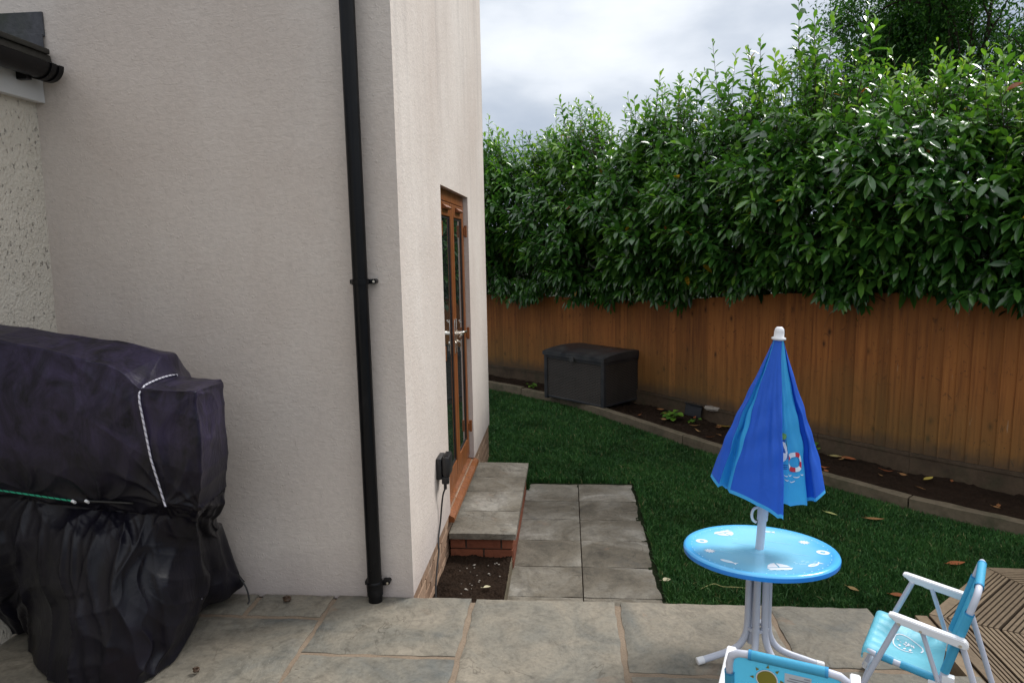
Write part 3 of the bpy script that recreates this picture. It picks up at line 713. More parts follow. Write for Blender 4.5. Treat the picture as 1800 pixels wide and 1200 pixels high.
# ------------------------------------------------------------------ outdoor socket and cable
so = empty('outdoor_socket',(WX,3.80,.42),0,'black weatherproof outdoor socket box on the cream side wall','socket')
mb = MB(); mb.box((0,-.075,-.065),(.035,.075,.075),0,.01); mb.box((.036,-.07,-.05),(.085,.07,.085),0,.022)
for k in range(5): mb.box((.045,-.05+k*.022,.0855),(.08,-.041+k*.022,.0895),0,.001)
mb.build('socket_box',M_blackplastic,so,angle=35)
mb = MB(); mb.box((.03,-.055,-.10),(.075,-.025,-.05),0,.006); mb.box((.028,-.02,-.085),(.065,.015,-.05),0,.006); mb.tube([(.05,-.04,-.10),(.05,-.04,-.135)],.010,10); mb.tube([(.052,.03,-.06),(.06,.035,-.075),(.05,.04,-.09)],.008,8)
mb.build('cable_gland',M_blackplastic,so,angle=35)
mb = MB(); P = [(.05,-.04,-.13),(.035,-.045,-.17),(.02,-.03,-.26),(.012,-.05,-.36),(.010,-.12,-.44),(.02,-.17,-.50),(.022,-.26,-.58),(.03,-.36,-.68),(.05,-.44,-.78),(.07,-.54,-.815),(.06,-.66,-.82)]
def smooth_pts(P, sub=6):
    P = [Vector(p) for p in P]; o = []
    for i in range(len(P)-1):
        p0 = P[max(i-1,0)]; p1 = P[i]; p2 = P[i+1]; p3 = P[min(i+2,len(P)-1)]
        for k in range(sub):
            t = k/sub; o.append(.5*((2*p1)+(p2-p0)*t+(2*p0-5*p1+4*p2-p3)*t*t+(-p0+3*p1-3*p2+p3)*t**3))
    o.append(P[-1]); return o
mb.tube(smooth_pts(P),.0055,8); mb.build('cable',M_blackplastic,so,smooth=True); so.scale = (.92,.9,.9); so.location.y = 3.79
# ------------------------------------------------------------------ fence
fen = empty('board_fence',(1.3,8.0,-.3),0,'long orange brown closeboard fence bending behind the storage box and lawn','fence')
def fp(mb,name,mats,**k): o = mb.build(name,mats,fen,**k); o.matrix_parent_inverse = Matrix.Translation(-fen.location); return o
for i in range(len(FEN)-1):
    a = Vector(FEN[i]); b = Vector(FEN[i+1]); t = (b-a); Ls = t.length; t.normalize(); nrm = Vector((-t.y,t.x)); # away from lawn? (left of travel)
    if nrm.y < 0: nrm = -nrm
    nb = max(1,round(Ls/.098)); wB = Ls/nb; mb = MB()
    za, zb_ = FTOP[i], FTOP[i+1]
    if i in (1,2): zb_ = min(zb_, za+.01)
    for k in range(nb):
        p = a+t*wB*k; q = a+t*wB*(k+1)+t*.012
        zt = za+(zb_-za)*(k+.5)/nb + random.uniform(-.004,.004); col = random.random(); jit = random.uniform(-.0015,.0015)
        th0, th1 = .023+jit, .007+jit
        pts = [p-nrm*th0, q-nrm*th1, q+nrm*.004, p+nrm*.004]
        mb.prism([(v.x,v.y) for v in pts],-.115,zt,0,None,col)
        for zn in (.06,(zt-.1)*.55,zt-.14):
            nq = p+t*wB*.55-nrm*(th0*.45+th1*.55+.0012); hx = t*.0035; zz_ = zn+random.uniform(-.01,.01)
            mb.add([(nq.x-hx.x,nq.y-hx.y,zz_-.0035),(nq.x+hx.x,nq.y+hx.y,zz_-.0035),(nq.x+hx.x,nq.y+hx.y,zz_+.0035),(nq.x-hx.x,nq.y-hx.y,zz_+.0035)],[(0,1,2,3)],1)
    fp(mb,'fence_panel',[M_fence,M_blackplastic])
    mb = MB(); c = [a-nrm*.028, b-nrm*.028, b+nrm*.0, a+nrm*.0]; mb.prism([(v.x,v.y) for v in c],-.5,-.118,0); 
    c = [a-nrm*.036, b-nrm*.036, b-nrm*.0285, a-nrm*.0285]; mb.prism([(v.x,v.y) for v in c],-.145,-.122,0); fp(mb,'gravel_board',M_gravel)
    mb = MB(); p = a+nrm*.06; Mx = Matrix.Translation((p.x,p.y,0)) @ Matrix.Rotation(math.atan2(t.y,t.x),4,'Z')
    mb.box((-.045,-.045,-.6),(.045,.045,za+.0),0,.004,Mx); fp(mb,'fence_post',M_gravel)
# ------------------------------------------------------------------ storage box
Wv = Vector((.69,-.65)); ang = math.atan2(Wv.y,Wv.x); BW, BD = 1.0, .80
bx = empty('storage_box',(-.305,8.665,-.262),ang,'charcoal wicker effect storage box with lid on soil border against fence','storage box')
z0, z1 = .035, .560
mb = MB(); mb.box((.03,.016,z0),(BW-.03,.03,z1)); mb.box((.03,BD-.03,z0),(BW-.03,BD-.016,z1)); mb.box((.016,.03,z0),(.03,BD-.03,z1)); mb.box((BW-.03,.03,z0),(BW-.016,BD-.03,z1)); mb.box((.02,.02,z0+.004),(BW-.02,BD-.02,z0+.02)); mb.build('woven_panel',M_wicker,bx)
mb = MB()
for x in (0,BW-.05):
    for y in (0,BD-.05): mb.box((x,y,0),(x+.05,y+.05,z1+.005),0,.008)
for y in (.006,BD-.036): mb.box((.051,y,z1-.03),(BW-.051,y+.03,z1),0,.004); mb.box((.051,y+.003,z0-.012),(BW-.051,y+.027,z0+.012),0,.004)
for x in (.006,BW-.036): mb.box((x,.051,z1-.03),(x+.03,BD-.051,z1),0,.004); mb.box((x+.003,.051,z0-.012),(x+.027,BD-.051,z0+.012),0,.004)
mb.build('corner_frame',M_resin,bx)
mb = MB(); nx, ny = 20, 12; vs = []
for j in range(ny+1):
    for i in range(nx+1):
        u_ = i/nx; v_ = j/ny; x = -.012+(BW+.024)*u_; y = -.014+(BD+.028)*v_
        e = min(u_,1-u_,v_,1-v_); z = z1+.062+.042*math.sin(PI*v_)**.8+(.0 if e > .001 else -.008)+.004*math.sin(PI*u_)
        if .12 < u_ < .88 and .14 < v_ < .86: z -= .006
        vs.append((x,y,z))
mb.add(vs,[(j*(nx+1)+i,j*(nx+1)+i+1,(j+1)*(nx+1)+i+1,(j+1)*(nx+1)+i) for j in range(ny) for i in range(nx)])
ring = [i for i in range(nx+1)]+[j*(nx+1)+nx for j in range(1,ny+1)]+[ny*(nx+1)+i for i in range(nx-1,-1,-1)]+[j*(nx+1) for j in range(ny-1,0,-1)]
rv = [vs[k] for k in ring]; lo = [(v[0],v[1],z1+.008) for v in rv]; m_ = len(rv)
mb.add(rv+lo,[(k,m_+k,m_+(k+1)%m_,(k+1)%m_) for k in range(m_)]+[tuple(range(m_,2*m_))[::-1]])
mb.build('lid',M_resin,bx,angle=40)
mb = MB(); mb.box((BW*.5-.035,-.024,z1-.03),(BW*.5+.035,-.0145,z1+.03),0,.004); mb.box((BW*.5-.012,-.030,z1-.035),(BW*.5+.012,-.0245,z1-.008),0,.003); mb.build('latch',M_resin,bx)
# ------------------------------------------------------------------ decking (octagonal)
dk = empty('octagonal_decking',(2.46,2.64,-.4),0,'octagonal grooved timber decking at the right beside patio','decking')
DC = Vector((2.46,2.64)); RR = .925; A0 = R(132.5)   # direction of the middle of the north-west edge
ap = RR*math.cos(PI/8)
for k in range(8):
    am = A0 - k*PI/4; e = Vector((math.cos(am),math.sin(am))); s_ = Vector((-e.y,e.x)); tn = math.tan(PI/8)
    mb = MB(); dd = ap; bi = 0
    while dd > .10:
        wB = .118; rnd_ = random.random(); inner = max(dd-wB,.0)
        # board body lower, ribs on top
        def seg(d1,d0,zb_,zt,mi):
            g_ = .0035; h1 = d1*tn-g_; h0 = max(d0*tn-g_,.002)
            P = [e*d1+s_*h1, e*d1-s_*h1, e*d0-s_*h0, e*d0+s_*h0]; mb.prism([(p.x+DC.x,p.y+DC.y) for p in P],zb_,zt,mi,None,rnd_)
        seg(dd,inner,-.032,-.0065,1); n = 6; pw = (dd-inner)/n
        if bi == 0: seg(dd,dd-.045,-.0064,.0,0); start = .048; n2 = 4
        else: start = 0; n2 = 6
        pw = (dd-inner-start)/n2
        for q in range(n2):
            a_ = dd-start-q*pw-.002; seg(a_,a_-pw+.007,-.0064,.0+random.uniform(-.0006,.0006),0)
        dd = inner-.006; bi += 1
    o = mb.build('deck_wedge',[M_deck,M_groove],dk); o.matrix_parent_inverse = Matrix.Translation(-dk.location)
mb = MB(); q8 = [(DC.x+(RR-.02)*math.cos(A0+PI/8+k*PI/4),DC.y+(RR-.02)*math.sin(A0+PI/8+k*PI/4)) for k in range(8)]; mb.prism(q8,-.55,-.034,0)
# outer low kick boards on the west side
for k in (7,0,1):
    pass
o = mb.build('deck_frame',M_deck,dk); o.matrix_parent_inverse = Matrix.Translation(-dk.location)
am = A0+PI/4; e = Vector((math.cos(am),math.sin(am))); s_ = Vector((-e.y,e.x)); mb = MB()
for (d1,d0,rn) in ((ap+.055,ap+.004,.9),):
    P = [e*d1+s_*.36,e*d1-s_*.36,e*d0-s_*.36,e*d0+s_*.36]; mb.prism([(p.x+DC.x,p.y+DC.y) for p in P],-.42,-.012,0,None,rn)
o = mb.build('deck_edge_board',M_deck,dk); o.matrix_parent_inverse = Matrix.Translation(-dk.location)
# ------------------------------------------------------------------ play table
TX, TY, TH = .758, 2.654, .470
tb = empty('play_table',(TX,TY,0),0,'round pale blue children\'s garden table with sailing boat print','table')
prof = [(0,0),(.262,0),(.266,.002),(.272,.004),(.284,.0045),(.291,.002),(.2945,-.004),(.2955,-.010),(.2940,-.020),(.289,-.022),(.286,-.012),(.0,-.012)]
mb = MB(); mb.lathe([(r_,z+TH) for r_,z in prof[:7]],seg=96,mi=0); mb.lathe([(r_,z+TH) for r_,z in prof[6:]],seg=96,mi=1)
zt = TH+.0008
def flat(pts, mi, z=zt): mb.add([(p[0],p[1],z) for p in pts],[tuple(range(len(pts)))],mi)
def xf(pts, c, a, s=1): return [(c[0]+s*(math.cos(a)*p[0]-math.sin(a)*p[1]), c[1]+s*(math.sin(a)*p[0]+math.cos(a)*p[1])) for p in pts]
def circ(r_, n=24, ax=1, ay=1): return [(r_*ax*math.cos(2*PI*k/n), r_*ay*math.sin(2*PI*k/n)) for k in range(n)]
def ringp(c, a, ro, ri, mi, z=zt, ax=1, ay=1):
    n = 24; o = xf(circ(ro,n,ax,ay),c,a); i_ = xf(circ(ri,n,ax,ay),c,a)
    mb.add([(p[0],p[1],z) for p in o+i_],[(k,(k+1)%n,n+(k+1)%n,n+k) for k in range(n)],mi)
def boat(c,a,s=1):
    sail1 = [(-.003,.008)]+[(-.045+.042*math.sin(t)*1.0,.008+.045*(math.sin(t))) for t in ()]
    L_ = [(-.003,.008),(-.003,.050),(-.018,.045),(-.034,.030),(-.044,.008)]; Rr = [(.003,.008),(.044,.008),(.036,.026),(.020,.040),(.003,.048)]
    flat(xf(L_[::-1] if False else [L_[0],L_[1],L_[2],L_[3],L_[4]],c,a,s),2); flat(xf(Rr,c,a,s),2)
    flat(xf([(-.048,.002),(-.040,-.016),(.036,-.016),(.050,.002)],c,a,s),2)
    for k in range(3): flat(xf([(-.055+k*.03,-.024),(-.035+k*.03,-.024),(-.037+k*.03,-.020),(-.052+k*.03,-.020)],c,a,s),3)
def sunp(c,a,s=1):
    P = []
    for k in range(20): rr = .024 if k%2 == 0 else .014; P.append((rr*math.cos(PI*k/10),rr*math.sin(PI*k/10)))
    flat(xf(P,c,a,s),2)
def fish(c,a,s=1):
    flat(xf(circ(.03,20,1,.38),c,a,s),2); flat(xf([(.026,0),(.046,.014),(.042,0),(.046,-.014)],c,a,s),2); flat(xf(circ(.016,14,1,.3),c,a,s),3,zt+.0004)
def buoy(c,a): ringp(c,a,.024,.010,2); flat(xf([(-.008,-.002),(.008,-.002),(.008,.002),(-.008,.002)],c,a),3)
def on(a_, r_): return (r_*math.cos(R(a_)),r_*math.sin(R(a_)))
boat(on(-85,.205),R(5)); boat(on(118,.215),R(208),.95); sunp(on(190,.205),0); sunp(on(22,.215),0); buoy(on(160,.225),0); buoy(on(-8,.235),R(30)); fish(on(222,.215),R(-40),.9); fish(on(70,.225),R(-15),.95); fish(on(-48,.225),R(35),.95)
for k in range(46):
    t = 2*PI*k/46+random.uniform(-.03,.03); c = (.262*math.cos(t),.262*math.sin(t)); flat(xf(circ(random.uniform(.0015,.0035),8),c,0),4)
for k in range(7):
    x = -.16+.05*k; y0 = random.uniform(-.02,.03); Lw = random.uniform(.05,.11); flat(xf([(-Lw/2,-.0012),(Lw/2,-.0012),(Lw/2,.0012),(-Lw/2,.0012)],(x,y0+(k%3-1)*.06),R(-24)),4)
for k in range(16): flat(xf(circ(random.uniform(.002,.006),8,1.6,.5),(.12+random.uniform(-.03,.06),-.15+random.uniform(-.02,.03)),R(20)),4)
M_pline = simple('pale_print_line',(.42,.74,.90),.4,.4,.03)
Mt = Matrix.Translation((0,0,TH)) @ Matrix.Rotation(R(-5),4,'X') @ Matrix.Translation((0,0,-TH)); mb.v = [tuple(Mt @ Vector(v)) for v in mb.v]
mb.build('table_top',[M_table,M_tablerim,M_pwhite,M_pline,M_pline],tb,angle=45)
mb = MB(); mb.lathe([(.033,TH-.045),(.075,TH-.040),(.078,TH-.030),(.075,TH-.0285)],seg=32)
mb.build('mounting_plate',M_tube,tb,angle=40)
for z in (.14,.40):
    mb = MB(); mb.lathe([(.020,z-.006),(.048,z-.006),(.048,z+.006),(.020,z+.006),(.020,z-.006)],seg=24); mb.build('leg_collar',M_tube,tb,angle=40)
for k,aa in enumerate((193,250,-62,-14)):
    a_ = R(aa); e = Vector((math.cos(a_),math.sin(a_),0)); P = [(.040,.42),(.040,.25),(.042,.15),(.052,.10),(.078,.062),(.12,.042),(.18,.028),(.245,.014)]
    mb = MB(); mb.tube(smooth_pts([e*p[0]+Vector((0,0,p[1])) for p in P],5),.0135,14); leg = mb.build('leg',M_tube,tb,angle=50)
    mb = MB(); mb.tube([e*.225+Vector((0,0,.0178)),e*.252+Vector((0,0,.0136)),e*.254+Vector((0,0,.0132))],[.0150,.0150,.012],14); mb.build('foot_cap',M_white,leg,angle=50)
# ------------------------------------------------------------------ folded parasol
pa = empty('folded_parasol',(TX,TY,0.02),0,'folded royal and sky blue children\'s parasol standing through the round table','parasol')
tilt = Matrix.Rotation(R(3.3),4,'Y') @ Matrix.Rotation(R(-.8),4,'X')
def T(v, base=TH-.02): v = Vector(v); return tilt @ (v-Vector((0,0,base))) + Vector((0,0,base))
mb = MB(); mb.tube([T((0,0,.05)),T((0,0,.62))],.0165,20); mb.tube([T((0,0,.575)),T((0,0,1.29))],.0135,16); mb.tube([T((0,0,.57)),T((0,0,.63))],.0205,20); mb.build('pole',M_tube,pa,angle=40)
mb = MB(); mb.tube(smooth_pts([T((-.017,0,.622)),T((-.036,0,.612)),T((-.042,0,.590)),T((-.036,0,.568)),T((-.022,0,.558))],5),.0055,10); mb.tube([T((0,0,.66)),T((0,0,.69))],.024,16); mb.build('catch',M_white,pa,smooth=True)
mb = MB(); mb.lathe([(0,.048),(.010,.047),(.0165,.040),(.0185,.028),(.0185,.010),(.026,.006),(.027,.0),(.020,-.004),(.0,-.004)],seg=28,M=Matrix.Translation(T((0,0,1.292))) @ tilt); mb.build('cap',M_white,pa,smooth=True)
# canopy: closed pleated outline (plan x,y at the bottom ; z drop), list of (x,y,zbottom,material for the panel that follows)
OUT = [(-.205,.040,.722,0),(-.188,-.030,.700,1),(-.140,.015,.690,1),(-.150,-.055,.690,0),(-.06,-.120,.668,0),(.006,-.160,.640,0),(.028,-.156,.634,0),(.030,-.060,.662,1),(.080,-.066,.656,1),(.150,-.045,.656,1),(.150,.0,.655,0),(.176,-.055,.676,0),(.240,.020,.690,0),(.190,.075,.665,1),(.120,.060,.62,1),(.08,.120,.61,0),(.0,.085,.62,0),(-.06,.125,.63,1),(-.13,.080,.66,1)]
def canopy():
    n = len(OUT); SUB = 8; ring = []; mat = []
    for i in range(n):
        a, b = OUT[i], OUT[(i+1)%n]
        for k in range(SUB):
            q = k/SUB; bul = math.sin(PI*q)*.006
            x = a[0]+(b[0]-a[0])*q; y = a[1]+(b[1]-a[1])*q; z = a[2]+(b[2]-a[2])*q - math.sin(PI*q)*-.006
            l_ = math.hypot(x,y); ring.append((x*(1+bul/l_),y*(1+bul/l_),z)); mat.append(a[3])
    nr = len(ring); ROW = 46; vs = []
    for j in range(ROW+1):
        t = j/ROW
        for i,(x,y,zb_) in enumerate(ring):
            ang_ = math.atan2(y,x); s_ = t**1.02; s_ = s_*(1+.10*math.sin(PI*t))
            r0 = .017*(1-t)
            zz = 1.294-(1.294-zb_)*t
            wr = (.0035*math.sin(9*ang_+7*t)+.003*math.sin(21*ang_-9*t)+.002*math.sin(34*t+5*ang_))*math.sin(PI*min(1,t*1.1))
            l_ = math.hypot(x,y)+1e-9
            vs.append(T((x*s_*(1+wr/l_*2)+r0*x/l_, y*s_*(1+wr/l_*2)+r0*y/l_, zz)))
    mbc = MB(); b = len(vs); mbc.v = [tuple(v) for v in vs]
    for j in range(ROW):
        for i in range(nr):
            i2 = (i+1)%nr; mi = mat[i] if j < ROW-1 else 2
            mbc.f.append((j*nr+i,(j+1)*nr+i,(j+1)*nr+i2,j*nr+i2)); mbc.m.append(mi); mbc.c.append(.5)
    global mb
    # surface function for prints
    def surf(ii, t, off=.0016):
        i0 = int(ii)%nr; q = ii-int(ii); i1 = (i0+1)%nr; jj = min(t*ROW,ROW-.001); j0 = int(jj); qj = jj-j0
        p = [Vector(vs[j*nr+i]) for j in (j0,j0+1) for i in (i0,i1)]
        P = (p[0]*(1-q)+p[1]*q)*(1-qj)+(p[2]*(1-q)+p[3]*q)*qj; nrm_ = (p[2]-p[0]).cross(p[1]-p[0]).normalized()
        c = Vector((0,0,P.z)); 
        if nrm_.dot(P-T((0,0,P.z))) < 0: nrm_ = -nrm_
        return P+nrm_*off
    def pr(pts, mi, off=.0016):   # pts in (ring index, t)
        b_ = len(mbc.v); mbc.v += [tuple(surf(a,t,off)) for a,t in pts]; mbc.f.append(tuple(range(b_,b_+len(pts)))); mbc.m.append(mi); mbc.c.append(.5)
    def disc(ci,ct,ri,rt,mi,off=.0016,a0=0,a1=2*PI,n=22,ri2=None,rt2=None):
        if ri2 is None:
            pts = [(ci+ri*math.cos(a0+(a1-a0)*k/n),ct+rt*math.sin(a0+(a1-a0)*k/n)) for k in range(n+(0 if a1-a0 > 6.2 else 1))]
            # fan of small triangles keeps it on the surface
            for k in range(len(pts)-(0 if a1-a0 > 6.2 else 1)): pr([(ci,ct),pts[k],pts[(k+1)%len(pts)]],mi,off)
        else:
            for k in range(n):
                u0 = a0+(a1-a0)*k/n; u1 = a0+(a1-a0)*(k+1)/n
                pr([(ci+ri*math.cos(u0),ct+rt*math.sin(u0)),(ci+ri*math.cos(u1),ct+rt*math.sin(u1)),(ci+ri2*math.cos(u1),ct+rt2*math.sin(u1)),(ci+ri2*math.cos(u0),ct+rt2*math.sin(u0))],mi,off)
    # cyan panel on the right of the big blue one spans ring 48..64 : lifebuoy, waves, blue and white shapes
    c0 = 56
    disc(c0+3.0,.655,4.6,.075,4,.0016); disc(c0+2.0,.68,3.0,.062,3,.0026); disc(c0+6.5,.60,1.2,.05,6,.003,a0=.2,a1=2.6)
    disc(c0+2.0,.585,1.6,.02,6,.0034)
    for k in range(8): disc(c0+10.2,.735,4.0,.060,3 if k%2 else 5,.0036,a0=k*PI/4,a1=(k+1)*PI/4,n=4,ri2=2.2,rt2=.033)
    for k in range(5): disc(c0+1.8+k*2.9,.808+.012*(k%2),1.25,.012,3,.002,a0=.2,a1=PI-.2,n=8,ri2=1.05,rt2=.006)
    for k in range(2): disc(c0+5+k*3.6,.845,1.25,.012,3,.002,a0=.2,a1=PI-.2,n=8,ri2=1.05,rt2=.006)
    for k in range(3): 
        t_ = .755+k*.012; pr([(c0+.6,t_),(c0+5.5,t_),(c0+5.5,t_+.005),(c0+.6,t_+.005)],4,.0018)
    # left cyan strip ring 8..16
    for k in range(4): disc(13.0,.66,2.2,.045,3 if k%2 else 5,.002,a0=PI*.4+k*.55,a1=PI*.4+(k+1)*.55,n=4,ri2=1.1,rt2=.026)
    pr([(10.5,.60),(15,.585),(15,.625),(10.5,.64)],4); pr([(10.8,.815),(13,.812),(13,.818),(10.8,.822)],3)
    o = mbc.build('canopy',[M_royal,M_cyan,M_hem,M_pwhite,M_pnavy,M_pred,M_pgreen],pa,smooth=True)
canopy()
# ------------------------------------------------------------------ folding canvas chairs
def make_chair(label):
    c = empty('folding_chair',(0,0,0),0,label,'chair','children\'s folding chairs at the table')
    w = .151; SF = (.118,.250); SB = (-.105,.222); BB = (-.108,.225); BT = (-.190,.555)
    # seat frame + canvas
    mb = MB(); rr = .0105
    P = [(-w,SB[0],SB[1]),(-w,SF[0]-.03,SF[1]-.004),(-w+.006,SF[0]-.008,SF[1]),(-w+.03,SF[0],SF[1]),(w-.03,SF[0],SF[1]),(w-.006,SF[0]-.008,SF[1]),(w,SF[0]-.03,SF[1]-.004),(w,SB[0],SB[1])]
    mb.tube(P,rr,12); mb.build('seat_frame',M_tube,c,angle=50)
    def sheet(fn, nu, nv, mats, name, th=.0015, extra=None):
        mb = MB(); vs = [fn(i/nu,j/nv) for j in range(nv+1) for i in range(nu+1)]
        mb.add(vs,[(j*(nu+1)+i,j*(nu+1)+i+1,(j+1)*(nu+1)+i+1,(j+1)*(nu+1)+i) for j in range(nv) for i in range(nu)])
        if extra: extra(mb, fn)
        o = mb.build(name,mats,c,smooth=True); return o
    def lerp(a,b,t): return a+(b-a)*t
    def seatf(u_,v_):   # u across, v back to front with roll over front bar
        x = lerp(-w-.006,w+.006,u_)
        if v_ < .85: q = v_/.85; y = lerp(SB[0],SF[0]-.005,q); z = lerp(SB[1],SF[1],q)+.0135-.020*math.sin(PI*u_)*math.sin(PI*(.1+.9*q))
        else: q = (v_-.85)/.15; th = q*PI*.75; y = SF[0]-.003+.0175*math.sin(th); z = SF[1]-.002+.0155*math.cos(th)
        e = abs(u_-.5)*2
        if e > .93: z -= (e-.93)*.25
        z += .0015*math.sin(40*u_+3*v_)*(1 if v_ > .7 else .3)
        return (x,y,z)
    def seatprint(mb, fn):
        def P_(x,y,off=.0015): v = fn(x,y); return (v[0],v[1],v[2]+off)
        for s_ in (-1,1):
            for q0,q1 in ((.05,.52),(.62,.86)): mb.tube([(s_*w,lerp(SB[0],SF[0],q),lerp(SB[1],SF[1],q)+.001) for q in (q0,(q0+q1)/2,q1)],.0130,12,2,cap=False)
        # pale swirl: a generic fish-like outline with scattered flecks
        n = 20; cx, cy = .50,.45
        for k in range(n):
            a0 = 2*PI*k/n; a1 = 2*PI*(k+1)/n
            if 12 <= k <= 13: continue
            f0 = 1+.12*math.sin(3*a0); f1 = 1+.12*math.sin(3*a1)
            q = [P_(cx+.17*f0*math.cos(a0),cy+.19*f0*math.sin(a0)),P_(cx+.17*f1*math.cos(a1),cy+.19*f1*math.sin(a1)),P_(cx+.155*f1*math.cos(a1),cy+.172*f1*math.sin(a1)),P_(cx+.155*f0*math.cos(a0),cy+.172*f0*math.sin(a0))]
            mb.add(q,[(0,1,2,3)],1)
        for k in range(16):
            a0 = random.uniform(0,2*PI); r_ = random.uniform(.02,.12); x = cx+r_*math.cos(a0); y = cy+r_*math.sin(a0); s1 = random.uniform(.012,.035); s2 = random.uniform(.008,.02); th = random.uniform(-.6,.3)
            q = [P_(x+dx_*math.cos(th)-dy_*math.sin(th),y+dx_*math.sin(th)+dy_*math.cos(th),.002) for dx_,dy_ in ((-s1,-s2*.4),(s1*.4,-s2),(s1,s2*.3),(-s1*.5,s2))]
            mb.add(q,[(0,1,2,3)],1)
    sheet(seatf,28,30,[M_seatfab,M_pwhite,M_chairfab],'seat_canvas',extra=seatprint)
    # back frame + canvas
    mb = MB(); P = [(-w,BB[0],BB[1]),(-w,lerp(BB[0],BT[0],.86),lerp(BB[1],BT[1],.86)),(-w+.006,lerp(BB[0],BT[0],.95),lerp(BB[1],BT[1],.95)),(-w+.024,lerp(BB[0],BT[0],.99),lerp(BB[1],BT[1],.99)),(-w+.05,BT[0],BT[1]),(w-.05,BT[0],BT[1]),(w-.024,lerp(BB[0],BT[0],.99),lerp(BB[1],BT[1],.99)),(w-.006,lerp(BB[0],BT[0],.95),lerp(BB[1],BT[1],.95)),(w,lerp(BB[0],BT[0],.86),lerp(BB[1],BT[1],.86)),(w,BB[0],BB[1])]
    mb.tube(P,rr,12); mb.build('back_frame',M_tube,c,angle=50)
    bn = Vector((0,-(BT[1]-BB[1]),BT[0]-BB[0])).normalized()   # points backwards
    def backf(u_,v_):
        q = v_; x = lerp(-w,w,u_)
        ins = 0
        p = Vector((x,lerp(BB[0],BT[0],q),lerp(BB[1],BT[1],q))) + bn*(.008*math.sin(PI*u_)*math.sin(PI*q))
        return tuple(p)
    def sleeve(mb, fn):
        # sleeves round uprights and top bar, corners left open
        for s_ in (-1,1):
            P = [Vector((s_*w,lerp(BB[0],BT[0],q),lerp(BB[1],BT[1],q))) for q in (.10,.4,.62,.78)]
            mb.tube(P,.0135,14,0,cap=False)
        P = [(x,BT[0],BT[1]) for x in (-w+.055,-.03,.03,w-.055)]; mb.tube(P,.0135,14,0,cap=False)
        # dark seam bands
        for x in (-w+.055,w-.055): mb.tube([(x-.004,BT[0],BT[1]),(x+.004,BT[0],BT[1])],.0142,14,1,cap=False)
        for s_ in (-1,1): mb.tube([Vector((s_*w,lerp(BB[0],BT[0],q),lerp(BB[1],BT[1],q))) for q in (.765,.785)],.0142,14,1,cap=False)
        def P_(u_,v_,off): v = Vector(fn(u_,v_)); return tuple(v-bn*off)
        # sun print on the front (shows through at the back as ochre), on both faces
        for off in (.0018,-.0022):
            cx, cy = .33,.80; n = 24
            for k in range(n):
                a0 = 2*PI*k/n; a1 = 2*PI*(k+1)/n
                mb.add([P_(cx,cy,off*1.3),P_(cx+.085*math.cos(a0),cy+.085*math.sin(a0),off*1.3),P_(cx+.085*math.cos(a1),cy+.085*math.sin(a1),off*1.3)],[(0,1,2)],2)
                mb.add([P_(cx+.085*math.cos(a0),cy+.085*math.sin(a0),off),P_(cx+.096*math.cos(a0),cy+.096*math.sin(a0),off),P_(cx+.096*math.cos(a1),cy+.096*math.sin(a1),off),P_(cx+.085*math.cos(a1),cy+.085*math.sin(a1),off)],[(0,1,2,3)],3)
            for k in range(8):
                a0 = 2*PI*(k+.1)/8; da = .13
                mb.add([P_(cx+.115*math.cos(a0-da),cy+.115*math.sin(a0-da),off),P_(cx+.15*math.cos(a0),cy+.15*math.sin(a0),off),P_(cx+.115*math.cos(a0+da),cy+.115*math.sin(a0+da),off)],[(0,1,2)],2)
            # purple/blue fleck marks
            for (x,y,a_,l_) in ((.72,.62,.4,.05),(.62,.5,-.3,.04),(.8,.35,.9,.035),(.45,.3,.2,.05)):
                mb.add([P_(x,y,off),P_(x+l_*math.cos(a_),y+l_*math.sin(a_),off),P_(x+l_*math.cos(a_)+.015,y+l_*math.sin(a_)+.05,off),P_(x+.02,y+.04,off)],[(0,1,2,3)],4)
    # canvas sheet, narrower at the cut corners
    def backf2(u_,v_):
        cut = max(0,(v_-.80)/.20)**2*.12; uu = cut+(1-2*cut)*u_ ; return backf(uu,v_)
    o = sheet(backf2,24,24,[M_chairfab,M_seam,M_polive,M_pwhite,M_pnavy],'back_canvas',extra=sleeve)
    # sewn care label on the rear
    mb = MB(); 
    def P_(u_,v_,off): return tuple(Vector(backf(u_,v_))+bn*off)
    mb.add([P_(.48,.80,.004),P_(.70,.80,.004),P_(.70,.915,.004),P_(.48,.915,.004)],[(0,1,2,3)],0)
    for k,(a_,b_) in enumerate(((.64,.69),(.52,.69),(.50,.69),(.53,.69))): mb.add([P_(a_,.893-k*.024,.005),P_(b_,.893-k*.024,.005),P_(b_,.900-k*.024,.005),P_(a_,.900-k*.024,.005)],[(0,1,2,3)],1)
    lb = mb.build('care_label',[M_label,M_pgrey],o)
    # arm rests
    for s_ in (-1,1):
        x = s_*(w+.022); mb = MB()
        ys_ = lambda y: -.163+(y+.165)*.735
        prof = [(-.185,.395),(-.17,.418),(-.05,.436),(.07,.455),(.118,.462),(.130,.455),(.128,.444),(.110,.434),(.098,.420),(.090,.413),(.04,.408),(.02,.400),(-.05,.392),(-.16,.372),(-.183,.374)]
        bm = bmesh.new(); A = [bm.verts.new((x-.014,ys_(y),.385+(z-.395)*.62)) for y,z in prof]; B = [bm.verts.new((x+.014,ys_(y),.385+(z-.395)*.62)) for y,z in prof]; n = len(prof)
        bm.faces.new(A); bm.faces.new(B[::-1])
        for k in range(n): bm.faces.new((A[k],B[k],B[(k+1)%n],A[(k+1)%n]))
        bmesh.ops.recalc_face_normals(bm,faces=bm.faces[:]); bmesh.ops.bevel(bm,geom=[e_ for e_ in bm.edges],offset=.003,segments=2,affect='EDGES'); bm.verts.index_update()
        mb.add([v.co for v in bm.verts],[[v.index for v in fc.verts] for fc in bm.faces]); bm.free()
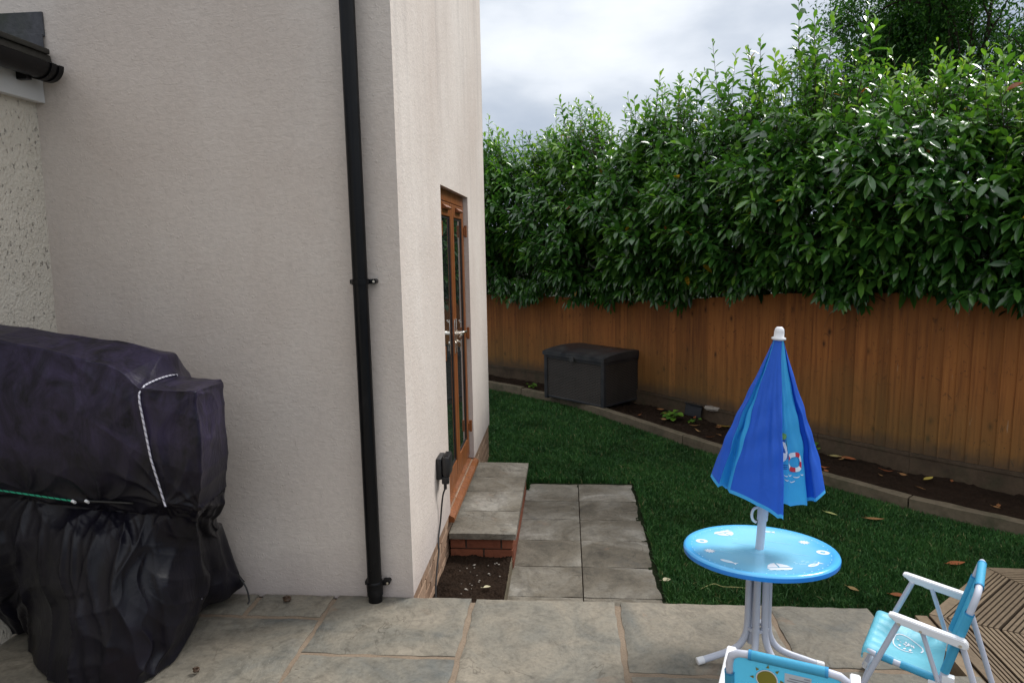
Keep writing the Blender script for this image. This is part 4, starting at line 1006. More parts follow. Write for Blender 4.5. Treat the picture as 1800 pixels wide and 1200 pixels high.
        ar = mb.build('armrest',M_white,c,angle=50)
        for y,z in ((.020,.399),(-.043,.393),(-.155,.381)):
            mb = MB(); mb.tube([(x+s_*.0141,y,z),(x+s_*.0165,y,z)],.005,10); mb.build('rivet',M_chrome,ar)
        # legs: front, inner strut, rear
        xi = s_*(w+.012)
        mb = MB(); mb.tube([(xi,.020,.399),(xi,.165,.008)],.0095,12); mb.build('leg',M_tube,c,angle=50)
        mb = MB(); mb.tube([(xi,-.043,.393),(xi,-.100,.225)],.008,12); mb.build('strut',M_tube,c,angle=50)
        mb = MB(); mb.tube([(s_*(w+.004),-.16,.366),(s_*(w+.004),-.274,.008)],.0095,12); mb.build('leg',M_tube,c,angle=50)
        mb = MB(); mb.box((s_*w-.016,-.128,.188),(s_*w+.016,-.072,.222),0,.004); mb.box((s_*w-.012,-.145,.205),(s_*w+.018*s_ if s_>0 else s_*w+.012,-.11,.25),0,.004); mb.tube([(xi+s_*.010,-.10,.205),(xi+s_*.018,-.10,.205)],.006,10); mb.build('bracket',M_white,c,angle=50)
        for (y,z) in ((.162,.014),(-.272,.014)):
            mb = MB(); mb.tube([(xi,y,0),(xi,y-.008*(1 if y>0 else -1),.028)],.0125,12); mb.build('foot_cap',M_white,c,angle=50)
    for (y,z) in ((.125,.11),(-.248,.08)):
        mb = MB(); mb.tube([(-w-.01,y,z),(w+.01,y,z)],.008,12); mb.build('crossbar',M_tube,c,angle=50)
    return c
def copy_tree(o, par=None):
    c = o.copy(); S.collection.objects.link(c); c.parent = par; c.matrix_parent_inverse = o.matrix_parent_inverse.copy()
    for ch in list(o.children): copy_tree(ch, c)
    return c
ch1 = make_chair('turquoise canvas folding chair seen from the side, facing the table by the decking')
ch2 = copy_tree(ch1); ch2['label'] = 'turquoise canvas folding chair seen from behind, only its back top showing'
ch1.location = (1.2196,2.386,.002); ch1.rotation_euler = (0,0,R(57.9))
ch2.location = (.652,1.930,.002); ch2.rotation_euler = (0,0,R(-21.0))
# ------------------------------------------------------------------ foliage
def leaves_np(pos, dirv, up, ln, wd, tint, droop=.25, fold=.25, rows=5):
    """pos, dirv, up: (n,3); a curved, folded leaf blade with 3 columns x rows"""
    n = len(pos); t = np.linspace(0,1,rows); prof = np.sin(PI*(t**1.12))**.75; prof[0] = .06; prof[-1] = .03
    d_ = dirv/np.linalg.norm(dirv,axis=1,keepdims=True); s_ = np.cross(d_,up); s_ /= (np.linalg.norm(s_,axis=1,keepdims=True)+1e-9); nn_ = np.cross(s_,d_)
    V = np.zeros((n,rows,3,3))
    for k in range(rows):
        c = pos + d_*(ln*t[k])[:,None] - np.array([0,0,1])*(ln*droop*t[k]**2)[:,None]
        hw = (wd*prof[k]/2)[:,None]
        V[:,k,0] = c-s_*hw+nn_*hw*fold; V[:,k,1] = c-nn_*hw*.05; V[:,k,2] = c+s_*hw+nn_*hw*fold
    F = []
    for k in range(rows-1):
        for c in range(2): a = k*3+c; F.append((a,a+1,a+4,a+3))
    F = np.array(F); b = (np.arange(n)*rows*3)[:,None,None]
    return V.reshape(-1,3), (F[None]+b).reshape(-1,4), np.repeat(tint, rows*3)
def unit(v): return v/(np.linalg.norm(v,axis=-1,keepdims=True)+1e-9)
def shoots(base, axis, length, nleaf, lsize, droop_out, tipyoung, r):
    """leaves spiralling up each shoot; returns leaf arrays and stem segments"""
    n = len(base); P=[];D=[];U=[];Ln=[];Wd=[];T_=[];Dr=[]
    tmp = np.where(np.abs(axis[:,2:3])<.9, np.array([[0,0,1.]]), np.array([[1.,0,0]])); a = unit(np.cross(axis,tmp)); b = np.cross(axis,a)
    ph = r.uniform(0,2*PI,n); st_ = r.normal(0,.10,n); ss_ = r.uniform(.78,1.18,n)
    for k in range(nleaf):
        q = (k+.5)/nleaf; th = ph+k*2.4
        rad = np.cos(th)[:,None]*a+np.sin(th)[:,None]*b
        pos = base+axis*(length*q)[:,None]
        young = q > .72
        d_ = rad*(1.0 if not young else .75)+axis*(.35+.9*q)+np.array([[0,0,1.]])*(-droop_out*(1-q*.6)) + r.normal(0,.12,(n,3))
        sz = lsize*(1.0 if q<.7 else 1.0-.45*(q-.7)/.3)*r.uniform(.82,1.12,n)*ss_
        P.append(pos); D.append(unit(d_)); U.append(unit(np.cross(unit(d_),np.cross(np.array([[0,0,1.]])+axis*.4,unit(d_)))+r.normal(0,.34,(n,3)))); Ln.append(sz); Wd.append(sz*r.uniform(.30,.40,n)); 
        tt = st_+r.normal(.30,.06,n)+(tipyoung*(.42 if q>.8 else .2 if q>.6 else 0)); T_.append(np.clip(tt,0,.9))
    return [np.concatenate(z) for z in (P,D,U,Ln,Wd,T_)]
HED_OFF = .70
def fence_frame(s_):
    """point and outward (lawn side) normal at arclength s_ from FEN[0]"""
    acc = 0
    for i in range(len(FEN)-1):
        a = np.array(FEN[i]); b = np.array(FEN[i+1]); l_ = np.linalg.norm(b-a)
        if s_ <= acc+l_ or i == len(FEN)-2:
            t = (b-a)/l_; p = a+t*(s_-acc); nrm = np.array([t[1],-t[0]]); 
            if nrm[1] > 0: nrm = -nrm
            return p, nrm, t
        acc += l_
def s_of(i): return sum(math.dist(FEN[k],FEN[k+1]) for k in range(i))
def laurel(s0, s1, htop, label, seed, spikes, dens=1.0, front=1.0, sprigs=()):
    r = np.random.default_rng(seed); sc = (s0+s1)/2; p, nrm, t = fence_frame(sc); half_w = (s1-s0)/2
    c = np.array([*(p-nrm*HED_OFF),-.35]); root = empty('laurel_bush',tuple(c),0,label,'laurel bush','cherry laurels behind the fence')
    def W(sl, dep, z):   # local: along, toward lawn, up -> world relative to root
        P = []
        for a,b_,zz in zip(sl,dep,z):
            pp, nn_, tt = fence_frame(sc+a); q = pp-nn_*HED_OFF+nn_*b_; P.append((q[0],q[1],zz))
        return np.array(P)-c
    def hz(sl): # height along bush
        x = sl/half_w; return htop*(1-.10*np.abs(x)**3)+.15*np.sin(sl*4.3+seed)+.10*np.sin(sl*9.7+2*seed)+.05*np.sin(sl*21+3*seed)
    groups = []; stems = []
    H0 = 0.55
    # outer front face
    def layer(n, dep0, dep1, zlo, zhi_f, axis_out, axis_up, length, nleaf, ls, dr, young, ztop_exp=1.0):
        sl = r.uniform(-half_w*1.08,half_w*1.08,n); zt = hz(sl); q = r.random(n)**ztop_exp; z = zlo+(zt*zhi_f-zlo)*q
        dep = r.uniform(dep0,dep1,n)+.22*np.sin(sl*3.1+seed)*.5+.18*np.sin(z*4+sl*2)-.30*np.clip((z-zt*.72)/ (zt*.28),0,1)
        base = W(sl,dep,z); pp = np.array([fence_frame(sc+a)[1] for a in sl]); out3 = np.stack([pp[:,0],pp[:,1],np.zeros(n)],1)
        tt = np.stack([-pp[:,1],pp[:,0],np.zeros(n)],1)
        ax_ = unit(out3*axis_out*r.uniform(.5,1.3,n)[:,None]+np.array([[0,0,1]])*(axis_up*r.uniform(.5,1.4,n)+.35*(z/zt))[:,None]+tt*r.normal(0,.5,n)[:,None])
        ln = length*r.uniform(.7,1.25,n); g_ = shoots(base,ax_,ln,nleaf,ls,dr,young,r)
        # lower shaded foliage is older and larger
        groups.append(g_); stems.append((base,base+ax_*ln[:,None]))
    A = 2*half_w
    layer(int(210*A*dens*front),.60,1.00,1.28,.96,1.0,.0,.27,10,.155,.60,.42,.9)      # front, drooping big leaves
    layer(int(190*A*dens),.20,.62,1.15,.97,.6,.6,.28,10,.115,.5,.25)                  # middle
    layer(int(130*A*dens),-.8,.25,.6,.93,.3,.5,.30,9,.135,.5,.15)                     # inner/back
    layer(int(55*A*dens),-.35,.75,2.1,1.03,.22,1.1,.42,13,.115,.20,1.0,.25); layer(int(50*A*dens),-.35,.80,1.9,.98,.6,.7,.40,12,.125,.3,.8,.5)
    layer(int(150*A*dens),-.8,.45,.95,.62,.5,.3,.26,9,.13,.6,.0)           # crown tips
    # hanging skirt over the fence top
    n = int(75*A*dens*front); sl = r.uniform(-half_w,half_w,n); dep = r.uniform(.62,.98,n); z = np.interp(sc+sl,[s_of(i_) for i_ in range(len(FTOP))],FTOP)+r.uniform(.02,.30,n)+.10*np.sin(sl*4+seed)
    base = W(sl,dep,z+.05); pp = np.array([fence_frame(sc+a)[1] for a in sl]); ax_ = unit(np.stack([pp[:,0],pp[:,1],-.25+0*sl],1)+r.normal(0,.3,(n,3)))
    groups.append(shoots(base,ax_,np.full(n,.20),8,.12,.9,.15,r))
    # tall spikes
    spikes = list(spikes)+[(r.uniform(-.9,.9)*half_w, r.uniform(.15,.38), r.uniform(-.1,.6)) for _k in range(2)]
    for (sx, dz, dep0) in spikes:
        n = 5; sl = sx+r.normal(0,.09,n); ztip = hz(np.array([sx]))[0]+dz*r.uniform(.45,1.0,n); ztip[0] = hz(np.array([sx]))[0]+dz
        b0 = W(sl,np.full(n,dep0)+r.normal(0,.08,n),ztip-dz-.45); ax_ = unit(np.array([[0,0,1]])+r.normal(0,.10,(n,3))); ln = (dz+.45)*np.ones(n)
        groups.append(shoots(b0,ax_,ln,int(10+14*dz),.135,.30,.9,r)); stems.append((b0,b0+ax_*ln[:,None]))
    for (xw,yw,zt_) in sprigs:      # long leafy shoots standing clear of the crown
        P0 = np.array([xw+r.normal(0,.06),yw+r.normal(0,.06),zt_-.97])-c; ax0 = unit(np.array([r.normal(0,.10),r.normal(0,.06),1.0])); n_ = 1
        for q in range(3):
            b_ = P0[None]+r.normal(0,.07,(1,3))*(q > 0); L0 = np.array([.85-(q > 0)*r.uniform(.1,.4)]); a_ = unit(ax0[None]+r.normal(0,.12,(1,3))*(q > 0))
            groups.append(shoots(b_,a_,L0,19,.15,.25,.8,r)); stems.append((b_,b_+a_*L0[:,None]))
    G = [np.concatenate([g_[k] for g_ in groups]) for k in range(6)]
    G[5] = np.clip(G[5]+.13*np.clip((G[0][:,2]+c[2]-1.5)/1.8,-.12,1)+.05*np.sin(G[0][:,0]*4.3+G[0][:,2]*3.1),0,.92)  # higher leaves paler: younger growth, plus stronger light from above painted into the tint
    yl = r.random(len(G[5])); G[5][yl < .004] = .95; G[5][yl < .0015] = 1.0
    # keep foliage out of the fence boards themselves
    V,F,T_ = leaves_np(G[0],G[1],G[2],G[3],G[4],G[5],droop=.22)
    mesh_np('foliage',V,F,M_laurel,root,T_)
    # trunks, limbs and twigs
    mb = MB()
    for k in range(int(5*A)):
        sl = r.uniform(-half_w*.9,half_w*.9); b0 = W([sl],[r.uniform(-.25,.25)],[-.35])[0]; e0 = W([sl+r.normal(0,.35)],[r.uniform(-.1,.55)],[hz(np.array([sl]))[0]*r.uniform(.75,.95)])[0]
        m1 = b0*.6+e0*.4+r.normal(0,.10,3); m2 = b0*.3+e0*.7+r.normal(0,.10,3); P = smooth_pts([b0,m1,m2,e0],5); R0 = r.uniform(.012,.026); mb.tube(P,[R0*(1-.8*i/(len(P)-1)) for i in range(len(P))],7)
        for q in range(4):
            i0 = int(r.uniform(.35,.9)*(len(P)-1)); e1 = P[i0]+Vector(tuple(r.normal(0,.3,3)))+Vector((0,0,.35)); mb.tube([P[i0],(P[i0]+e1)/2+Vector(tuple(r.normal(0,.04,3))),e1],[.009,.006,.003],5)
    for (a,b_) in stems:
        for x,y in zip(a,b_): mb.tube([x-(y-x)*.5,x,y],[.0045,.0035,.0018],4,cap=False)
    mb.build('branches',M_bark,root,smooth=True)
    return root
s1_ = s_of(1)
def sF(i, q=0): return s_of(i)+q*math.dist(FEN[i],FEN[min(i+1,len(FEN)-1)])
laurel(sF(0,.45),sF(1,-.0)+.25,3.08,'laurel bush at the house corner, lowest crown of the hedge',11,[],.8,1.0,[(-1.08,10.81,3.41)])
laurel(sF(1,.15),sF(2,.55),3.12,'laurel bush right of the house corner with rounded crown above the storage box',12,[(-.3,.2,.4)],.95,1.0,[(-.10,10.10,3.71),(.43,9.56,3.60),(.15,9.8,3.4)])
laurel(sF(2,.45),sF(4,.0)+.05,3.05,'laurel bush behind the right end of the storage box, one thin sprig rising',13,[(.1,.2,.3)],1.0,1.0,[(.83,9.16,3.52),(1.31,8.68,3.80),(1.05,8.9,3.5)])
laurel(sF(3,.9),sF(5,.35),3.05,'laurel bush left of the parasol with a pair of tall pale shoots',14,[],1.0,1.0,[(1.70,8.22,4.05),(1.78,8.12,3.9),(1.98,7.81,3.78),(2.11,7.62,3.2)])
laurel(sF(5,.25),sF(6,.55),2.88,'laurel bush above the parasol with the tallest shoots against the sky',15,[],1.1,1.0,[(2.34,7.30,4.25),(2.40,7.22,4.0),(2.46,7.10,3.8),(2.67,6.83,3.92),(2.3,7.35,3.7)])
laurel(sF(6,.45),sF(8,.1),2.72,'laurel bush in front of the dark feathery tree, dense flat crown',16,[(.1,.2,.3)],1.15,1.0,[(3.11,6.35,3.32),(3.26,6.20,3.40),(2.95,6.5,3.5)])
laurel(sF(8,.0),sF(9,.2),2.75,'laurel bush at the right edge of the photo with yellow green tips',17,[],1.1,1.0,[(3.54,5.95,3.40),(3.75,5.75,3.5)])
def tree(name, loc, label, H, Rc, zc, seed, nleaf, ls, trunk_r, lean=(0,0), sy=1.0):
    r = np.random.default_rng(seed); root = empty(name,loc,0,label,'tree'); mb = MB(); tips = []
    def br(p, d_, L_, rad, depth):
        P = [p]; n = 5
        for k in range(n):
            d_ = unit(d_+r.normal(0,.16,3)+np.array([0,0,.05])); P.append(P[-1]+d_*L_/n)
        mb.tube(P,[max(rad*(1-.5*i/n),.006) for i in range(n+1)],8 if depth < 2 else 5,cap=False)
        if depth >= 2: tips.extend(P[1:])
        if depth < 4:
            for k in range(4 if depth else 7):
                i0 = int(r.integers(2,n+1)); dd = unit(d_+r.normal(0,.75,3)+np.array([0,0,.1])); br(P[i0],dd,L_*r.uniform(.5,.72),rad*.5,depth+1)
    br(np.array([0,0,0.]),unit(np.array([lean[0],lean[1],1.])),H*.42,trunk_r,0)
    mb.build('trunk',M_bark,root,smooth=True)
    tips = np.array(tips); idx = r.integers(0,len(tips),nleaf//14); c = tips[idx]+r.normal(0,.10,(len(idx),3))
    P = np.repeat(c,14,0)+r.normal(0,.17,(len(c)*14,3))*np.array([1,1,.6]); n = len(P)
    D = unit(r.normal(0,1,(n,3))+np.array([0,0,-.2])); U = unit(np.array([[0,0,1.]])+r.normal(0,.5,(n,3))); sz = ls*r.uniform(.7,1.3,n)
    t = np.clip(r.normal(.33,.13,n),0,.85); V,F,T_ = leaves_np(P,D,U,sz,sz*.42,t,.1,.15,4); mesh_np('crown',V,F,M_treeleaf,root,T_)
    return root
tree('broad_leaved_tree',(6.9,12.3,-.4),'tall dark feathery tree rising behind the hedge at upper right',9.4,3,6,31,130000,.065,.15,(.10,0))
tree('broad_leaved_tree',(1.3,19.5,-.4),'small round tree top just showing above the hedge over storage box',4.6,2,4,33,26000,.08,.10)
# ------------------------------------------------------------------ small things
def leaf_thing(x,y,z,ln,wd,rot,colr,label,curl=.3,group='fallen leaves',pitch=0,name='fallen_leaf'):
    mb = MB(); rows = 7; vs = []
    for k in range(rows):
        t = k/(rows-1); hw = wd/2*max(.04,math.sin(PI*t**.9)); xx = (t-.5)*ln; zz = curl*ln*(t-.5)**2
        vs += [(xx,-hw,zz+hw*.45),(xx,0,zz),(xx,hw,zz+hw*.55)]
    fs = []
    for k in range(rows-1):
        for c in range(2): a = k*3+c; fs.append((a,a+3,a+4,a+1))
    mb.add(vs,fs,0,colr); mb.tube([(-ln/2,0,.25*curl*ln),(-ln/2-.015,0,.25*curl*ln+.004)],.0012,5,0,col=colr)
    o = mb.build(name,M_dryleaf,None,smooth=True); o.location = (x,y,z); o.rotation_euler = (random.uniform(-.25,.25),pitch,rot); tag(o,label,'leaf',group); return o
ZG = -.318
leaf_thing(1.93,4.99,ZG,.10,.04,R(-45),.62,'pale green fallen leaf on the lawn right of the parasol canopy')
leaf_thing(2.20,4.90,ZG,.14,.035,R(-5),.30,'long tan fallen leaf on the lawn right of the pale green one')
leaf_thing(2.62,5.28,ZG,.15,.035,R(5),.18,'brown fallen leaf on lawn closest to the middle of the edging')
leaf_thing(2.39,4.21,ZG,.13,.04,R(12),.05,'orange brown fallen leaf on the lawn above the decking corner')
leaf_thing(1.86,3.80,ZG,.09,.03,R(-8),.08,'orange fallen leaf on lawn just behind the side-on chair armrest')
leaf_thing(1.638,3.86,ZG,.07,.028,R(-50),.38,'small tan fallen leaf on lawn between round table and side-on chair')
leaf_thing(2.81,4.95,ZG,.06,.03,R(-70),.25,'small brown fallen leaf lying on lawn near the right edging')
leaf_thing(2.95,4.83,ZG,.09,.03,R(-60),.04,'reddish fallen leaf on lawn furthest right near the edging')
leaf_thing(.58,3.92,ZG,.06,.035,R(20),.98,'whitish curled leaf beside the corner of the lower path')
leaf_thing(-.10,9.0,ZG,.09,.04,R(10),.15,'brown fallen leaf on lawn in front of the storage box left corner')
ZS = -.262
leaf_thing(1.666,7.22,ZS,.13,.06,R(-15),.82,'bright yellow leaf on the border soil left of the parasol',curl=.6)
leaf_thing(2.507,6.164,ZS,.12,.04,R(-25),.10,'orange leaf on border soil just right of the parasol')
leaf_thing(2.42,6.22,ZS,.11,.035,R(-15),.45,'yellowish leaf on border soil touching the orange one by the parasol')
leaf_thing(2.93,5.62,ZS,.14,.045,R(35),.72,'pale yellow leaf on border soil halfway to the right edge')
rr_ = random.Random(5)
for k in range(34):
    q = rr_.uniform(.42,.86); a = lerp_poly(KERB,q); b = lerp_poly(FEN,q); v_ = rr_.uniform(.2,.85)
    leaf_thing(a[0]+(b[0]-a[0])*v_,a[1]+(b[1]-a[1])*v_,ZS+rr_.uniform(-.008,.006),rr_.uniform(.04,.11),rr_.uniform(.018,.04),rr_.uniform(0,6.28),rr_.choice((.02,.1,.2,.28,.35)),'small brown leaf lying among the litter on the border soil',curl=rr_.uniform(.1,.9),group='brown leaf litter on the border soil')
mb = MB(); mb.tube(smooth_pts([(-.13,-.02,.0),(-.05,.02,.012),(.0,.0,.006),(.06,-.01,.01),(.14,.0,.0)],4),.0025,5); o = mb.build('twig',M_dryleaf); o.location = (.90,3.86,-.325); tag(o,'thin brown twig on the lawn behind the round table','twig')
# peeling torn leaf on the fence
def on_fence(i,q,z,off=.03):
    a = Vector(FEN[i]); b = Vector(FEN[i+1]); t = (b-a).normalized(); nrm = Vector((t.y,-t.x)); 
    if nrm.y > 0: nrm = -nrm
    p = a+(b-a)*q+nrm*off; return (p.x,p.y,z), math.atan2(t.y,t.x)
pos, an = on_fence(6,.12,1.06); mb = MB()
mb.add([(-.05,0,-.05),(-.01,-.012,-.02),(.03,-.004,.07),(.012,-.02,.02),(.0,-.01,.0),(-.03,-.016,-.03)],[(0,1,4,5),(1,3,2,4)],0,.99); mb.tube([(-.09,.0,-.17),(-.06,-.004,-.09),(.03,-.004,.08)],.002,5,0,col=.2)
o = mb.build('dried_sprig',M_dryleaf); o.location = pos; o.rotation_euler = (0,0,an); tag(o,'pale dried sprig caught near top of fence right of the parasol tip','sprig')
# border weed
def weed(x,y,z,n,sz,label):
    r = np.random.default_rng(int(abs(x*100))+n); root = empty('leafy_weed',(x,y,z),0,label,'plant','weeds in the border')
    th = r.uniform(0,2*PI,n); rad = r.uniform(.0,.09,n)*sz/.1; P = np.stack([rad*np.cos(th),rad*np.sin(th),r.uniform(.02,.10,n)*sz/.1],1)
    D = unit(np.stack([np.cos(th),np.sin(th),r.uniform(-.1,.6,n)],1)); U = unit(np.array([[0,0,1.]])+r.normal(0,.3,(n,3)))
    V,F,T_ = leaves_np(P,D,U,np.full(n,sz)*r.uniform(.6,1.1,n),np.full(n,sz*.75),np.clip(r.normal(.68,.08,n),0,.88),.3,.2); mesh_np('leaves',V,F,M_treeleaf,root,T_)
    mb = MB()
    for p in P: mb.tube([(0,0,-.01),tuple(p*.5+np.array([0,0,.02])),tuple(p)],.002,5)
    mb.build('stems',M_twig,root)
weed(1.17,7.60,-.27,26,.085,'low green leafy weed on the border soil right of storage box')
weed(1.38,7.45,-.27,10,.055,'small sparse weed on border soil between leafy weed and yellow leaf')
weed(2.33,6.42,-.27,8,.06,'tiny green weed on border soil at the right edge of parasol')
weed(-.50,9.32,-.27,12,.06,'small weed growing on border soil left of the storage box')
mb = MB(); bm = bmesh.new(); bmesh.ops.create_icosphere(bm,subdivisions=3,radius=1)
for v in bm.verts: v.co = Vector((v.co.x*.105,v.co.y*.06,v.co.z*.03))*(1+.12*wob(v.co.x*3,v.co.y*3,1)); v.co.z = max(min(v.co.z,.022),-.03)
bm.verts.index_update(); mb.add([v.co for v in bm.verts],[[v.index for v in fc.verts] for fc in bm.faces]); bm.free()
o = mb.build('broken_stone',M_stonebit); o.location = (1.60,7.53,-.13); o.rotation_euler = (0,0,R(-35)); tag(o,'flat grey broken stone resting against fence foot left of parasol','stone')
mb = MB(); mb.box((-.12,-.008,-.07),(.12,.008,.075),0,.004,Matrix.Rotation(R(-12),4,'X')); mb.box((-.12,-.016,.06),(.12,.0,.078),0,.003); o = mb.build('plastic_tray',M_blackplastic); o.location = (1.42,7.72,-.20); o.rotation_euler = (0,0,R(-53)); tag(o,'dark plastic tray leaning on gravel board behind the leafy weed','tray')
# pebbles in the soil pit
for k in range(26):
    mb = MB(); bm = bmesh.new(); bmesh.ops.create_icosphere(bm,subdivisions=2,radius=random.uniform(.003,.008)); s3 = (random.uniform(.7,1.5),random.uniform(.6,1.2),.6)
    for v in bm.verts: v.co = Vector((v.co.x*s3[0],v.co.y*s3[1],v.co.z*s3[2]))*random.uniform(.88,1.1)
    bm.verts.index_update(); mb.add([v.co for v in bm.verts],[[v.index for v in fc.verts] for fc in bm.faces]); bm.free()
    x = random.uniform(-.72,-.39); y = random.uniform(3.5,4.05); o = mb.build('pebble',M_stonebit,None,smooth=True); o.location = (x,y,-.262); tag(o,'small pale pebble on the dark soil below the brick step','pebble','pebbles on the soil by the step')
leaf_thing(-.47,3.66,-.252,.045,.03,.4,.98,'pale shrivelled leaf on soil below the brick step',group='fallen leaves')
def nut(x,y,label,s=.016):
    mb = MB(); mb.tube([(s*1.0*math.cos(t)*(.55+.05*t),s*math.sin(t)*(.55+.05*t),.004+.0012*t) for t in [k*.5 for k in range(20)]],s*.42,8)
    o = mb.build('snail_shell',simple('brown_shell',(.06,.035,.02),.5,.4,.4,60) if 'brown_shell' not in bpy.data.materials else bpy.data.materials['brown_shell'],None,smooth=True); o.location = (x,y,.006); tag(o,label,'shell','small shells on the patio')
nut(-1.358,2.995,'small brown snail shell on the pale flagstone left of the downpipe'); nut(-1.50,2.43,'tiny dark shell on flagstone near the black cover hem',.011)
# ------------------------------------------------------------------ barbecue under a black cover
CG = [
[(-2.460,2.620,1.418),(-2.184,2.620,1.381),(-1.966,2.620,1.346),(-1.760,2.620,1.319),(-1.644,2.620,1.269),(-1.585,2.635,1.182),(-1.530,2.660,1.169),(-1.425,2.660,1.162),(-1.455,2.70,1.155),(-1.60,2.70,1.165),(-1.650,2.72,1.262),(-2.46,2.80,1.37)],
[(-2.440,2.460,1.394),(-2.051,2.450,1.329),(-1.840,2.440,1.279),(-1.711,2.430,1.247),(-1.618,2.420,1.172),(-1.590,2.416,1.171),(-1.401,2.420,1.161),(-1.417,2.660,1.152),(-1.47,2.73,1.12),(-1.64,2.84,1.10),(-1.75,2.94,1.15),(-2.46,2.94,1.22)],
[(-2.450,2.400,1.139),(-2.027,2.390,1.119),(-1.824,2.390,1.093),(-1.688,2.400,1.051),(-1.599,2.410,1.026),(-1.570,2.408,1.022),(-1.392,2.410,1.016),(-1.418,2.660,0.984),(-1.485,2.74,.96),(-1.67,2.90,.96),(-1.76,2.97,.95),(-2.462,2.97,.95)],
[(-2.452,2.410,0.909),(-2.064,2.400,0.887),(-1.864,2.410,0.862),(-1.698,2.420,0.854),(-1.580,2.410,0.847),(-1.540,2.408,0.848),(-1.399,2.410,0.848),(-1.427,2.660,0.775),(-1.49,2.74,.77),(-1.68,2.90,.77),(-1.78,2.97,.77),(-2.462,2.97,.77)],
[(-2.452,2.440,0.782),(-2.114,2.440,0.747),(-1.934,2.450,0.713),(-1.818,2.470,0.702),(-1.566,2.430,0.707),(-1.520,2.430,0.702),(-1.436,2.440,0.693),(-1.458,2.660,0.625),(-1.53,2.76,.63),(-1.70,2.90,.65),(-1.82,2.95,.66),(-2.462,2.95,.68)],
[(-2.454,2.465,0.746),(-2.144,2.470,0.702),(-1.969,2.495,0.666),(-1.839,2.515,0.647),(-1.612,2.500,0.638),(-1.585,2.510,0.622),(-1.517,2.550,0.602),(-1.535,2.720,0.540),(-1.62,2.84,.53),(-1.74,2.93,.58),(-1.85,2.96,.60),(-2.462,2.95,.62)],
[(-2.458,2.440,0.551),(-2.126,2.410,0.537),(-1.911,2.380,0.545),(-1.767,2.410,0.547),(-1.660,2.480,0.517),(-1.630,2.530,0.495),(-1.575,2.650,0.450),(-1.620,2.880,0.358),(-1.68,3.00,.38),(-1.76,3.03,.42),(-1.90,3.03,.45),(-2.462,3.02,.45)],
[(-2.462,2.520,0.304),(-2.201,2.470,0.297),(-1.935,2.350,0.303),(-1.720,2.320,0.296),(-1.608,2.420,0.273),(-1.590,2.490,0.262),(-1.585,2.660,0.232),(-1.615,2.930,0.186),(-1.66,3.03,.18),(-1.76,3.055,.21),(-1.90,3.06,.22),(-2.464,3.05,.22)],
[(-2.464,2.660,0.030),(-2.352,2.602,0.014),(-2.060,2.335,0.014),(-1.700,2.320,0.014),(-1.645,2.480,0.014),(-1.650,2.590,0.014),(-1.680,2.790,0.014),(-1.605,3.010,0.080),(-1.66,3.06,.05),(-1.78,3.06,.04),(-1.90,3.066,.03),(-2.464,3.06,.03)],
]
